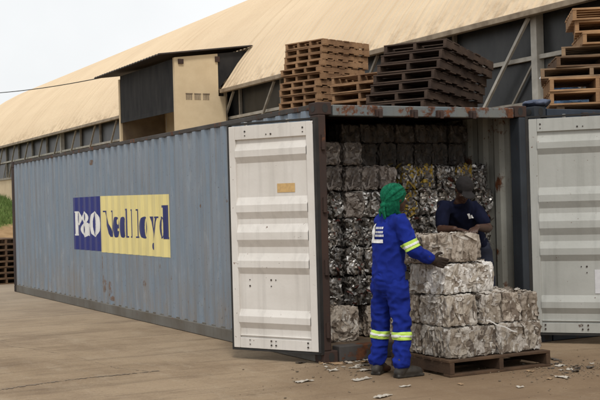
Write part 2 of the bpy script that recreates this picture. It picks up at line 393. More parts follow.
# ------------------------------------------------------------------ ground
g = MB(); g.sheet([[(-250, -250, 0), (250, -250, 0)], [(-250, 250, 0), (250, 250, 0)]])
tag(g.build('ground', M['ground']), 'dusty tan concrete yard with cracks and trodden soil', 'ground', kind='structure')
def crack(pts, w):
    mb = MB(); r = random.Random(len(pts)); P = []
    for a, b in zip(pts, pts[1:]):
        for k in range(24):
            t = k/24; P.append((a[0]+(b[0]-a[0])*t + r.uniform(-.008, .008), a[1]+(b[1]-a[1])*t + r.uniform(-.022, .022)))
    rows = [[], []]
    for x, y in P:
        ww = w * r.uniform(.1, 1.5); rows[0].append((x, y - ww, .004)); rows[1].append((x, y + ww, .004))
    mb.sheet(rows)
    tag(mb.build('ground_crack', M['crack']), 'dark crack running across the concrete yard', 'crack', kind='structure')
crack([(-3.6, .25), (-2.9, .36), (-2.53, .48), (-2.16, .545), (-1.79, .553), (-1.404, .562)], .017)
crack([(-2.55, 4.4), (-2.168, 3.645), (-1.913, 2.88), (-1.747, 1.944), (-1.683, 1.018), (-1.5, .57)], .009)

# grassy bank beyond the container's far end
bank = MB(); rows = []
for i in range(41):
    y = 24.5 + i * .5; row = []
    for j in range(41):
        x = -13 + j * .5
        t = max(0, min(1, (y - 26) / 9.0)); t = t*t*(3-2*t)
        ex = max(0, min(1, (x + 13) / 3)) * max(0, min(1, (6.6 - x) / 1.6))
        row.append((x, y, (t * 2.05 * ex + .12*noise.noise(Vector((x*.6, y*.6, 0)))*t) - .03))
    rows.append(row)
bank.sheet(rows)
def bank_mat():
    m, nt, b = new_mat('grassed_bank')
    co = coords(nt); sx = N(nt, 'ShaderNodeSeparateXYZ'); L(nt, co, sx.inputs[0])
    e = math_n(nt, 'ADD', math_n(nt, 'SUBTRACT', sx.outputs[2], 1.2), math_n(nt, 'MULTIPLY', noise_fac(nt, co, 1.4, 7, .7, .2, .8), .5))
    cl = N(nt, 'ShaderNodeMapRange'); cl.inputs['From Min'].default_value = 0; cl.inputs['From Max'].default_value = .12; L(nt, e, cl.inputs['Value'])
    soil = mixc(nt, noise_fac(nt, co, 3), (.36, .24, .13), (.27, .175, .09)); turf = mixc(nt, noise_fac(nt, co, 4), (.075, .13, .028), (.13, .16, .05))
    L(nt, mixc(nt, cl.outputs[0], soil, turf), b.inputs['Base Color']); b.inputs['Roughness'].default_value = .95; b.inputs['Specular IOR Level'].default_value = .1
    return m
tag(bank.build('bank_terrain', bank_mat(), smooth=True), 'bare soil bank rising beyond the container', 'bank', kind='structure')
gr = MB(); r = random.Random(3)
for k in range(26000):
    x, y = r.uniform(-4, 5.0), r.uniform(30.0, 40)
    if y < 30.6 + .7*noise.noise(Vector((x, 0, 4))): continue
    t = max(0, min(1, (y - 26) / 9.0)); t = t*t*(3-2*t)
    z = t*2.05 + .12*noise.noise(Vector((x*.6, y*.6, 0)))*t - .04
    a = r.uniform(0, 6.28); h = r.uniform(.10, .26); w = .012; b = len(gr.v)
    gr.v += [(x-w*math.cos(a), y-w*math.sin(a), z), (x+w*math.cos(a), y+w*math.sin(a), z), (x+r.uniform(-.08,.08), y+r.uniform(-.08,.08), z+h)]
    gr.face([b, b+1, b+2])
tag(gr.build('grass', M['grass'], fixn=False), 'green grass covering the bank beyond the container', 'grass', kind='stuff')

# ------------------------------------------------------------------ warehouse
XE, ZE = 7.0, 4.575
RAD = 11.07; XC = XE + RAD*math.sin(R(57)); ZC = ZE - RAD*math.cos(R(57))
Y0, Y1 = -15.0, 58.5
wh = empty('warehouse', (XE, Y0, 0), 0, 'long warehouse with a cream barrel roof behind the blue container', 'warehouse')
WO = Vector((XE, Y0, 0))
def wpart(mb, name, mat, parent=None, **k):
    mb.v = [tuple(Vector(p) - WO) for p in mb.v]
    return mb.build(name, mat, parent or wh, **k)
def arch(a, y, lift=0):
    return (XC - (RAD+lift)*math.sin(a), y, ZC + (RAD+lift)*math.cos(a))
rf = MB(); NA = 26; angs = [R(57 - 114*i/NA) for i in range(NA+1)]
ys = []; y = Y0
while y < Y1:
    ys += [(y, 0), (y+.125, 0), (y+.145, .028), (y+.175, .028), (y+.195, 0)]; y += .245
rf.sheet([[arch(a, yy, l) for (yy, l) in ys] for a in angs])
und_ = [[arch(a, yy, -.05) for yy in (Y0, Y1)] for a in angs]
rf.sheet(und_)
roof = wpart(rf, 'roof', M['roof'])
gt = MB(); gt.box(XE-.10, XE+.02, Y0, 18.2, ZE-.10, ZE+.0); gt.box(XE-.10, XE+.02, 22.9, Y1, ZE-.10, ZE)
wpart(gt, 'gutter', M['gutter'], bevel=.01)
for yy in (Y0, Y1 - .2):
    gb = MB(); poly = [(arch(a, 0, -.08)[0], arch(a, 0, -.08)[2]) for a in angs]
    poly = [(XE+.4, 0)] + poly + [(2*XC-XE-.4, 0)]
    gb.prism(poly, 1, yy, yy+.2); wpart(gb, 'gable_wall', M['cream'])
XW = XE + .28
lw = MB(); lw.box(XW, XW+.2, Y0+.2, Y1-.2, 0, 3.02); wpart(lw, 'lower_wall', M['cream'])
bw_ = MB(); bw_.box(2*XC-XW-.2, 2*XC-XW, Y0+.2, Y1-.2, 0, ZE); wpart(bw_, 'rear_wall', M['cream'])
gi = MB(); gi.box(XW-.06, XW+.05, Y0+.2, Y1-.2, 3.023, 3.11); wpart(gi, 'sill_rail', M['greysteel'])
gi = MB(); gi.box(XW-.05, XW+.02, Y0+.2, Y1-.2, 3.80, 3.87); wpart(gi, 'girt', M['creamtrim'])
rv = random.Random(5)
bay = 2.415; yk = 5.7 - 8*bay; k = 0
while yk < Y1 - 1:
    major = (k % 6 == 2) or abs(yk - 5.7) < .1
    p = MB()
    w = .075 if major else .032
    p.box(XW-(.09 if major else .01), XW+.06, yk-w, yk+w, 3.11, 4.62)
    wpart(p, 'column' if major else 'post', M['creamtrim'] if major else M['greysteel'])
    ye = min(yk + bay, Y1-.25)
    if not (17.6 < yk < 22.5 and False):
        g1 = MB(); g1.box(XW+.07, XW+.085, yk+.04, ye-.04, 3.873, 4.66); wpart(g1, 'window', M['pane'])
        g2 = MB(); g2.box(XW+.07, XW+.085, yk+.04, ye-.04, 3.113, 3.797); wpart(g2, 'window', M['meshpane'] if rv.random() < .6 else M['pane'])
        d = MB(); d.bar((XW-.14, yk+1.34, 3.10), (XW-.14, yk+.05, 4.50), .055, .05, (1, 0, 0))
        wpart(d, 'brace', M['creamtrim'] if abs(yk-5.7) < .1 else M['greysteel'])
        if k % 2 == 0:
            d = MB(); d.bar((XW+.02, yk+.75, 3.1), (XW+.02, yk+.12, 3.8), .035, .03, (1, 0, 0)); wpart(d, 'brace', M['greysteel'])
    yk += bay; k += 1
# dormer (an enclosed loading hatch standing out from the wall)
YD, YF, XF = 18.26, 22.72, 5.68
DM = MB()
DM.box(XF, XE-.101, YD, YD+.12, 0, 5.30)                      # near cheek
DM.prism([(XF, 5.30), (XE-.101, 5.30), (XE-.101, 5.52), (XF, 5.38)], 1, YD, YD+.12)
DM.box(XE-.101, XE+.10, YD, YD+.12, 0, 4.40)
DM.box(XF, XE+.1, YF, YF+.12, 0, 5.30)
DM.box(XF+.02, XE+.1, YD+.123, YF-.003, 2.7, 2.8)
DM.box(XE+.104, XE+.2, YD+.123, YF-.003, 0, 5.3)
dm = wpart(DM, 'dormer', M['cream'])
p = MB(); p.box(XF+.06, XE+.05, YF-.03, YF-.004, 2.81, 5.25); wpart(p, 'recess_shade_panel', M['recessbrown'], dm)  # added sheet on the far cheek, brown to deepen the recess shade
p = MB(); p.box(XE+.06, XE+.10, YD+.13, YD+2.6, 2.81, 5.2); wpart(p, 'shade_sheet', M['recessdark'], dm)  # no opening here: near-black sheet standing for shade at the back
p = MB(); rows = []
for zz, xo in ((5.36, 0), (4.9, .012), (4.4, .005), (4.1, .01), (3.985, .03)):
    rows.append([(XF + .02 - xo*.5, YD + .13 + (YF-YD-.14)*i/44, zz + .03*(i/44)) for i in range(45)])
p.sheet(rows, thick=(.02, 0, 0)); wpart(p, 'hanging_panel', M['darkpanel'], dm)
p = MB(); p.prism([(XE-.10, 4.58), (XE-.12, 5.52), (XE+.80, 5.64)], 1, YD+.01, YD+.06); wpart(p, 'side_sheet', M['darkpanel'], dm)
p = MB(); rows = []
for i in range(13):
    x = XF - .44 + i * (XE+.86-(XF-.44))/12
    rows.append([(x, yy, 5.42 + (x-5.24)*.121 + .018*(j % 2)) for j, yy in enumerate([18.12 + q*(23.75-18.12)/50 for q in range(51)])])
p.sheet(rows, thick=(0, 0, .03)); wpart(p, 'dormer_roof', M['darkmetal'], dm)
p = MB()
for i in range(3):
    x0 = 5.98 + i*.24
    for q in range(4): p.box(x0 + q*.045, x0 + q*.045 + .028, YD-.012, YD-.001, 4.30, 4.44)
    p.box(x0-.01, x0+.18, YD-.02, YD-.0015, 4.445, 4.465)
wpart(p, 'vent', M['gutter'], dm)
p = MB(); p.box(XF+.10, XF+.24, YD-.05, YD-.002, 5.22, 5.34); wpart(p, 'bracket', M['rust'], dm)
p = MB(); p.box(XE-.18, XE-.06, YD-.05, YD-.002, 5.30, 5.44); wpart(p, 'bracket', M['rust'], dm)

cb = MB(); pts = []
for i in range(25):
    t = i/24; a = Vector((5.5, 23.75, 5.47)); b = Vector((3.2, 43.5, 6.95))
    q = a.lerp(b, t); q.z -= 1.05*4*t*(1-t)*.25; pts.append(q)
cb.tube(pts, .014, 6)
tag(cb.build('power_cable', M['wire']), 'thin dark cable slung from the dormer roof across the sky', 'cable')

# ------------------------------------------------------------------ containers
CW, CL, CH = 2.438, 12.192, 2.438
def corr(t):
    """trapezoid profile of a container side: 0 on the outer flats, 1 in the recesses"""
    u = (t % .278) / .278
    return 0 if u < .30 else ((u-.30)/.20 if u < .5 else (1 if u < .80 else 1-(u-.80)/.20))
def corr_ys(y0, y1):
    out = {y0, y1}; k = math.floor(y0/.278)
    while k*.278 < y1:
        for f in (0, .30, .5, .80):
            y = (k+f)*.278
            if y0 < y < y1: out.add(y)
        k += 1
    return sorted(out)
DEP = .026; XS = .014           # outer flats sit 14 mm in from the rails
def container(name, label, ox, paint, rail, header, logo, post=None, castm=None, top=None):
    posts = post or (M['rust'], M['rust']); castm = castm or M['rust']; top = top or rail
    c = empty(name, (ox, 0, 0), 0, label, 'container')
    for side in (0, 1):
        sg = 1 if side == 0 else -1; bx = 0 if side == 0 else CW
        w = MB(); ysx = corr_ys(.13, CL-.13)
        w.sheet([[(bx + sg*(XS + DEP*corr(yy)), yy, z) for yy in ysx] for z in (.134, 2.375)], 0)
        w.sheet([[(bx + sg*(XS + .005 + DEP*corr(yy)), yy, z) for yy in ysx] for z in (.134, 2.375)], 1)
        w.build('side_wall', [paint, M['inner']], c, fixn=False)
        p = MB(); p.box(bx, bx + sg*.09, .18, CL-.18, .004, .134); p.box(bx+sg*.03, bx + sg*.12, .18, CL-.18, .13, .15); p.build('bottom_rail', rail, c, bevel=.006)
        p = MB(); p.box(bx + sg*.012, bx + sg*.065, .18, CL-.18, 2.375, 2.425); p.build('top_rail', top, c, bevel=.006)
        for yy, e in ((0, 1), (CL, -1)):
            pw = .085 if side == 0 else .10
            p = MB(); p.box(bx, bx+sg*pw, yy, yy+e*.16, .118, 2.32)
            p.build('corner_post', posts[side], c, bevel=.012)
            for z in (0, 2.32):
                q = MB(); q.box(bx, bx+sg*.15, yy, yy+e*.178, z, z+.116)
                cc = q.build('corner_casting', castm, c, bevel=.008)
                h = MB(); cx, cz = bx+sg*.081, z+.059
                poly = [(cx+.030*math.cos(a), cz+.042*math.sin(a)) for a in [i*2*math.pi/14 for i in range(14)]]
                h.prism(poly, 1, yy-e*.002, yy+e*.03)
                poly = [(yy+e*.089+.042*math.cos(a), cz+.030*math.sin(a)) for a in [i*2*math.pi/14 for i in range(14)]]
                h.prism(poly, 0, bx-sg*.002, bx+sg*.03)
                h.build('lifting_hole', M['rubber'], cc)
    p = MB(); p.box(.165, CW-.165, .0, .10, 2.31, 2.412); p.build('header_beam', header, c, bevel=.008)
    for i, x in enumerate((.65, 1.05, 1.35, 1.74)):
        k = MB(); k.box(x-.035, x+.035, -.045, -.002, 2.30, 2.375); k.box(x-.018, x+.018, -.07, -.047, 2.29, 2.36); k.build('cam_keeper', M['rust'], c, bevel=.006)
    p = MB(); p.box(.165, CW-.165, .0, .14, .004, .15); p.build('door_sill', top, c, bevel=.008)
    p = MB(); p.box(.12, CW-.12, .142, CL-.1, .10, .146); p.build('cargo_floor', M['ply'], c)
    rw = MB(); xs = []
    ysr = corr_ys(.102, CL-.02)
    rw.sheet([[(x, yy, 2.405 - .018*corr(yy)) for yy in ysr] for x in (.062, CW-.062)], 0, thick=(0, 0, -.004)); rw.build('container_roof', M['roofsteel'], c)
    p = MB(); xs = [i*.07 for i in range(int(2.18/.07)+1)]
    p.sheet([[(.13+x, CL-.03-.03*corr(x), z) for x in xs] for z in (.12, 2.38)], thick=(0, -.005, 0)); p.build('end_wall', paint, c)
    for z0, z1 in ((.004, .134), (2.375, 2.43)):
        p = MB(); p.box(.165, CW-.165, CL-.08, CL, z0, z1); p.build('end_rail', rail, c)
    return c
C1 = container('shipping_container', 'faded blue shipping container with its doors open showing bales', 0, M['blue'], M['botrail'], M['header'], True, (M['rust'], M['shadepost']), None, M['toprail'])
C2 = container('shipping_container', 'dark container behind the open grey door on the right', 2.54, M['darkblue'], M['darkblue'], M['darkblue'], False, (M['shadepost'], M['shadepost']), M['shadepost'])
# closed doors of the dark container
for i in (0, 1):
    p = MB(); x0 = .135 + i*1.087
    rows = []
    for z in (.16, 2.29): rows.append([(x0 + q*.0675, .045 + .03*corr(q*.0675), z) for q in range(17)])
    p.sheet(rows, thick=(0, .01, 0)); dd = p.build('door', M['darkblue'], C2)
    p = MB(); p.tube([(x0+.3, .015, .1), (x0+.3, .015, 2.33)], .017); p.tube([(x0+.8, .015, .1), (x0+.8, .015, 2.33)], .017); p.build('lock_rod', M['darkmetal'], dd)

def door(w, h, s, mat, hinge, ang, label, paper):
    """door leaf: hinge at the local origin, leaf along +x, its inner face toward local y*s"""
    d = bpy.data.objects.new('door', None)
    T = .05
    m = MB()
    RIBS = [(.17, .36), (.69, .90), (.95, 1.17), (1.23, 1.43), (1.77, 1.955)]
    RIBS = [(a*h/2.145, b*h/2.145) for a, b in RIBS]
    prof = [(0, 0), (.128, 0)]
    D = .031
    for a, b in RIBS:
        q = b - a
        prof += [(a, 0), (a + .36*q, D), (a + .68*q, D), (b, 0)]
    prof += [(h, 0)]
    xs = (.085, w-.075)
    fy = s * (T/2 - .022)
    m.sheet([[(x, fy + s*dp, h - t) for x in xs] for (t, dp) in prof], 0)
    m.sheet([[(x, -s*T/2 + s*.004, h - t) for x in xs] for t in (0, h)], 0)
    for (t, dp), (t2, dp2) in zip(prof, prof[1:]):                 # rib ends
        pass
    panel = m
    leaf = panel.build('door', mat, C1, fixn=False)
    if label: leaf['label'] = label
    for x0, x1 in ((0, .085), (w-.075, w)):
        f = MB(); f.box(x0, x1, -T/2, T/2 + .004, 0, h); f.build('stile', mat, leaf, bevel=.006)
    for z0, z1, pr in ((h-.132, h, .006), (0, .10, .002), (.118, .128, .0)):
        f = MB(); y0_, y1_ = sorted((fy - s*.01, s*(T/2 - .004) + s*pr)); f.box(.0855, w-.0755, y0_, y1_, z0, z1); f.build('cross_rail', mat, leaf, bevel=.004)
    gk = MB()
    gk.box(-.03, -.002, -T/2-.005, T/2+.012, -.005, h+.012); gk.box(w+.002, w+.022, -T/2-.005, T/2, -.005, h+.012)
    gk.box(-.03, w+.022, -T/2-.005, T/2, h+.013, h+.03); gk.box(-.03, w+.022, -T/2-.005, T/2, -.022, -.006)
    gk.build('door_gasket', M['rubber'], leaf)
    rr = random.Random(2)
    for z in (2.09, 2.05, 1.42, .66, .60, .30, .08, .04):
        for x in (.12, .49, .545, .98 if w > 1.05 else .8):
            if rr.random() < .3: continue
            zz = z*h/2.145; yy = fy + s*.003
            if zz > h-.132 or zz < .1: yy = s*(T/2 + .004)
            q = .006 if rr.random() < .6 else .009
            poly = [(x + q*math.cos(a), zz + q*math.sin(a)) for a in [i*math.pi/4 for i in range(8)]]
            a0, a1 = sorted((yy, yy + s*.004)); rv = MB(); rv.prism(poly, 1, a0, a1); rv.build('rivet', M['darkmetal'], leaf)
    if paper:
        p = MB(); a0, a1 = sorted((fy + s*.002, fy + s*.004)); p.box(.62, .92, a0, a1, .40, .64); pp = p.build('paper_notice', M['paper'], leaf)
        p = MB()
        for k in range(7): p.box(.18 + k*.028, .197 + k*.028, a0, a1, .80, .815)
        p.build('stencil_mark', M['darkmetal'], leaf)
    else:
        p = MB(); a0, a1 = sorted((fy + s*.002, fy + s*.004)); p.box(.24, .445, a0, a1, h-.655, h-.57); p.build('sticker', M['sticker'], leaf)
    rd = MB()
    for x in (.35, .85):
        yy = -s*(T/2 + .03)
        rd.tube([(x, yy, -.03), (x, yy, h+.04)], .017)
        for z in (.3, h/2, h-.3): b0, b1 = sorted((yy - s*.02, -s*T/2)); rd.box(x-.05, x+.05, b0, b1, z-.03, z+.03)
    rd.build('lock_rod', mat, leaf)
    for k in range(4):
        z = .2 + k*(h-.4)/3; b0, b1 = sorted((-s*.03, -s*.06)); hg = MB(); hg.box(-.07, .12, b0, b1, z-.05, z+.05); hg.tube([(-.06, -s*.045, z-.07), (-.06, -s*.045, z+.07)], .02)
        hg.build('hinge', M['rust'], leaf)
    leaf.location = hinge; leaf.rotation_euler = (0, 0, ang)
    bpy.data.objects.remove(d)
    return leaf
door(1.0, 2.15, 1, M['doorw'], (-.022, .02, .112), math.atan2(.885, -.466), 'white open door leaf with horizontal ribs', False)
door(1.16, 2.185, -1, M['doorg'], (2.455, -.005, .112), math.atan2(-.747, .665), 'grey open door leaf with a paper notice', True)

# painted sign on the side: thin film following the corrugation
def film(name, mat, regions, parent, off, ymin, ymax, step=.006):
    """regions(y) -> list of (z0,z1) runs at that y"""
    mb = MB(); n = max(1, int(round((ymax-ymin)/step)))
    cuts = sorted(set([ymin + (ymax-ymin)*i/n for i in range(n+1)] + [q for q in corr_ys(ymin, ymax)]))
    for a, b in zip(cuts, cuts[1:]):
        if b - a < 1e-5: continue
        for z0, z1 in regions((a+b)/2):
            xa, xb = XS + DEP*corr(a) - off, XS + DEP*corr(b-1e-7) - off
            i = len(mb.v); mb.v += [(xa, a, z0), (xb, b, z0), (xb, b, z1), (xa, a, z1)]; mb.face([i, i+3, i+2, i+1])
    return mb.build(name, mat, parent, fixn=False)
navy = film('sign_panel', M['navy'], lambda y: [(.885, 1.69)], C1, .002, 6.83, 8.25, .05); navy['label'] = 'navy blue painted half of the side sign'
yel = film('sign_panel', M['yellow'], lambda y: [(.872, 1.69 - .03*(6.83-y)/2.87)], C1, .002, 3.95, 6.83, .05); yel['label'] = 'pale yellow painted half of the side sign'
def runs(polys, holes=()):
    def scan(pl, y):
        xs = []
        for (a, b), (c, d) in zip(pl, pl[1:] + pl[:1]):
            if (a <= y) != (c <= y): xs.append(b + (d-b)*(y-a)/(c-a))
        xs.sort(); return list(zip(xs[::2], xs[1::2]))
    def fn(y):
        out = []
        for p in polys: out += scan(p, y)
        out.sort(); mg = []
        for a, b in out:
            if mg and a <= mg[-1][1]: mg[-1] = (mg[-1][0], max(b, mg[-1][1]))
            else: mg.append((a, b))
        for h in holes:
            for ha, hb in scan(h, y):
                nw = []
                for a, b in mg:
                    if hb <= a or ha >= b: nw.append((a, b)); continue
                    if ha > a: nw.append((a, ha))
                    if hb < b: nw.append((hb, b))
                mg = nw
        return mg
    return fn
def ell(cy, cz, ry, rz, n=40): return [(cy + ry*math.cos(2*math.pi*i/n), cz + rz*math.sin(2*math.pi*i/n)) for i in range(n)]
def rect(y0, y1, z0, z1): return [(y0, z0), (y1, z0), (y1, z1), (y0, z1)]
# letters read from the far end (large y) to the near end, so y runs backwards through a word
B, XH, CA = 1.10, 1.385, 1.475
def letter(name, mat, par, polys, holes=()):
    ys_ = [p[0] for q in polys for p in q]
    film('letter', mat, runs(polys, holes), par, .004, min(ys_), max(ys_))
# P & O in white on navy
letter('P', M['white'], navy, [rect(7.985, 8.06, B, CA), rect(7.92, 8.09, CA-.02, CA), ell(7.90, 1.365, .15, .112), rect(7.97, 8.09, B, 1.125)], [ell(7.955, 1.375, .045, .085)])
letter('and', M['white'], navy, [ell(7.60, 1.375, .15, .10), ell(7.58, 1.20, .20, .12), [(7.72, 1.42), (7.60, 1.43), (7.32, 1.10), (7.44, 1.10)], rect(7.29, 7.42, 1.24, 1.29)], [ell(7.585, 1.385, .06, .055), ell(7.63, 1.195, .075, .075)])
letter('O', M['white'], navy, [ell(7.08, 1.28, .215, .195)], [ell(7.10, 1.28, .095, .178)])
# N e d l l o y d in navy on yellow
letter('N', M['navyink'], yel, [[(6.63, CA), (6.53, CA), (6.255, B), (6.36, B)], rect(6.272, 6.305, B+.02, CA), rect(6.25, 6.34, CA-.022, CA), rect(6.58, 6.66, CA-.02, CA)])
letter('e', M['navyink'], yel, [ell(6.09, 1.24, .10, .145)], [ell(6.045, 1.315, .032, .045), rect(5.90, 6.065, 1.185, 1.222)])
letter('d', M['navyink'], yel, [ell(5.80, 1.24, .095, .145), rect(5.565, 5.628, B, CA+.02), rect(5.535, 5.60, B, B+.022), rect(5.60, 5.66, CA-.002, CA+.02)], [ell(5.738, 1.24, .020, .112)])
letter('l', M['navyink'], yel, [rect(5.432, 5.468, B, CA+.01), rect(5.40, 5.50, B, B+.02), rect(5.46, 5.495, CA-.01, CA+.01)])
letter('l', M['navyink'], yel, [rect(5.185, 5.222, B, CA+.01), rect(5.15, 5.255, B, B+.02), rect(5.215, 5.25, CA-.01, CA+.01)])
letter('o', M['navyink'], yel, [ell(4.93, 1.24, .15, .145)], [ell(4.885, 1.24, .055, .122)])
letter('y', M['navyink'], yel, [[(4.70, XH), (4.60, XH), (4.54, 1.16), (4.585, 1.12)], [(4.465, XH), (4.42, XH), (4.575, .975), (4.625, .975)], rect(4.40, 4.50, XH-.02, XH), ell(4.615, 1.0, .05, .045)], [])
letter('d', M['navyink'], yel, [ell(4.245, 1.245, .13, .14), rect(4.06, 4.175, B, CA+.05), rect(4.01, 4.08, B, B+.025), rect(4.10, 4.22, CA+.02, CA+.05)], [ell(4.205, 1.245, .03, .115)])

# ------------------------------------------------------------------ pallets
def pallet_proto(w, l, h, mat, nb=5, slats=7, name='pallet', ns=3):
    """w: side that shows the stringer ends (along x), l: stringer length (along y); origin at the base centre"""
    t = .019 if h < .135 else .022
    root = empty(name, (0, 0, 0)); r = random.Random(int(w*100 + l*10))
    top = MB(); sw = l / (slats*1.28)
    for i in range(slats):
        yc = -l/2 + sw/2 + (l - sw)*i/(slats-1)
        a = r.uniform(-.006, .006); top.obox((r.uniform(-.008, .008), yc, h - t/2), (w/2, w*a, 0), (-a*sw, sw/2, 0), (0, 0, t/2))
    top.build('top_deck', mat, root, bevel=.003)
    for i in range(ns):
        xc = -w/2 + .025 + (w-.05)*i/(ns-1)
        s = MB(); s.box(xc-.022, xc+.022, -l/2, l/2, t+.0005, h-t-.0005); s.build('stringer', mat, root, bevel=.003)
    bot = MB()
    for i in range(nb):
        yc = -l/2 + sw/2 + (l - sw)*i/(nb-1); bot.box(-w/2, w/2, yc-sw/2, yc+sw/2, 0, t)
    bot.build('bottom_deck', mat, root, bevel=.003)
    return root
used = {}
def place_pallet(key, args, loc, rot, label, group):
    if key not in used: o = used[key] = pallet_proto(*args)
    else: o = copy_tree(used[key])
    o.location = loc; o.rotation_euler = rot; tag(o, label, 'pallet', group)
    return o
ORD = ['lowest', 'second', 'third', 'fourth', 'fifth', 'sixth', 'seventh', 'eighth', 'ninth', 'tenth', 'eleventh', 'twelfth', 'thirteenth', 'fourteenth', 'fifteenth']
TOPZ = 2.4385
r = random.Random(11)
def stack(key, args, base, yaw_, n, name, group, jitter=.02, lean=(0, 0), yj=1.5, tilt=(0, 0), shifts=None, ns=3):
    h = args[2]; w, l = args[0], args[1]
    for k in range(n):
        dx, dy = lean[0]*k + r.uniform(-jitter, jitter), lean[1]*k + r.uniform(-jitter, jitter)
        if shifts and k in shifts: dx += shifts[k][0]; dy += shifts[k][1]
        tx = tilt[0] + tilt[1]*k/max(1, n-1); ty = 0
        place_pallet(key, args, (base[0]+dx, base[1]+dy, base[2] + k*(h+.001) + .5*w*abs(math.sin(ty))*0), (tx, ty, yaw_ + R(r.uniform(-yj, yj))),
                     f'{name}, {"topmost" if k == n-1 else ORD[k] + " from the bottom"}', group)
# near corner of a stack -> its centre:  corner + right/2*dirR + left/2*dirL
def centre(corner, angR, lr, ll):
    dR = Vector((math.cos(angR), math.sin(angR))); dL = Vector((-math.sin(angR), math.cos(angR)))
    return Vector(corner) + dR*lr/2 + dL*ll/2
# light stack: its stringer ends face left; stringers run along the right-hand face
def corner_stack(key, wl, h, mat, corner, angR, n, name, group, z=TOPZ, **k):
    w, l = wl; c = centre(corner, angR, l, w)
    stack(key, (w, l, h, mat, 5, 7, 'pallet', k.pop('ns', 3)), (c.x, c.y, z), angR - R(90), n, name, group, **k)
corner_stack('light', (.80, 1.06), .101, M['woodlight'], (3.02, 5.62), R(18), 15, 'sunbleached pallet in the tall pale stack above the white door', 'pale pallets stacked above the white door', lean=(.004, 0), shifts={14: (.09, .03), 13: (.08, .03), 12: (.06, .02), 11: (.06, .02), 10: (.0, .0), 9: (.05, 0)}, ns=4)
corner_stack('dark', (.90, 1.36), .117, M['wooddark'], (2.78, 2.46), R(27), 8, 'dark weathered pallet in the leaning stack above the header beam', 'dark pallets in the leaning stack', z=TOPZ + .03, lean=(.046, -.012), jitter=.012, tilt=(R(-2.6), R(-5.0)))
corner_stack('partial', (1.0, 1.0), .12, M['woodlight'], (3.20, 3.95), R(20), 7, 'pale pallet in the low stack behind the dark pallets', 'pale pallets in the low stack')
# mixed stack on the dark container's front roof
RS = [('right1', (1.05, .95, .152, M['woodorange'], 5, 7), (4.050, 0.785), 0, .08, 'orange wooden pallet at the bottom of the right-hand stack'),
      ('right1', None, (4.040, 0.795), 2, .234, 'orange wooden pallet second up in the right-hand stack'),
      ('right2', (1.12, .95, .115, M['woodgrey'], 5, 6), (4.030, 0.815), -3, .388, 'greyish wooden pallet third up in the right-hand stack'),
      ('right3', (1.05, .9, .12, M['woodbrown'], 5, 6), (4.090, 0.755), 4, .505, 'dark brown pallet fourth up in the right-hand stack'),
      ('right4', (.98, .9, .12, M['woodgrey'], 5, 6), (4.200, 0.735), -5, .627, 'grey brown pallet fifth up in the right-hand stack'),
      ('right5', (.84, .95, .135, M['woodorange'], 5, 6), (4.260, 0.655), 3, .749, 'orange brown pallet sixth up in the right-hand stack'),
      ('right5', None, (4.240, 0.675), -3, .886, 'orange brown pallet seventh up in the right-hand stack'),
      ('right5', None, (4.190, 0.705), 1, 1.023, 'orange brown pallet topmost in the right-hand stack')]
for i, lab in ((-.40, 'short timber bearer under the left end of the orange pallets'), (.40, 'short timber bearer under the right end of the orange pallets')):
    a_ = R(-37); mb = MB(); mb.box(-.04, .04, -.42, .42, 0, .078); o = mb.build('timber_bearer', M['woodgrey'], bevel=.004)
    o.location = (4.05 + i*math.cos(a_), .785 + i*math.sin(a_), TOPZ); o.rotation_euler = (0, 0, a_); tag(o, lab, 'timber', 'timber bearers under the right-hand pallets')
for key, args, (x, y), a, z, lab in RS:
    place_pallet(key, args, (x, y, TOPZ + z), (0, 0, R(-37 + a)), lab, 'mixed pallets stacked on the dark container')
# pallet stacks on the ground beyond the container
stack('brown2', (.80, 1.2, .117, M['woodbrown']), (.33, 15.1, 0), R(6), 8, 'dark brown pallet stacked on the ground beyond the container', 'dark pallets on the ground', jitter=.015)
stack('light2', (1.0, 1.1, .122, M['woodlight']), (-.62, 14.75, 0), R(10), 7, 'tan pallet stacked on the ground beyond the dark pallets', 'tan pallets on the ground', jitter=.015)

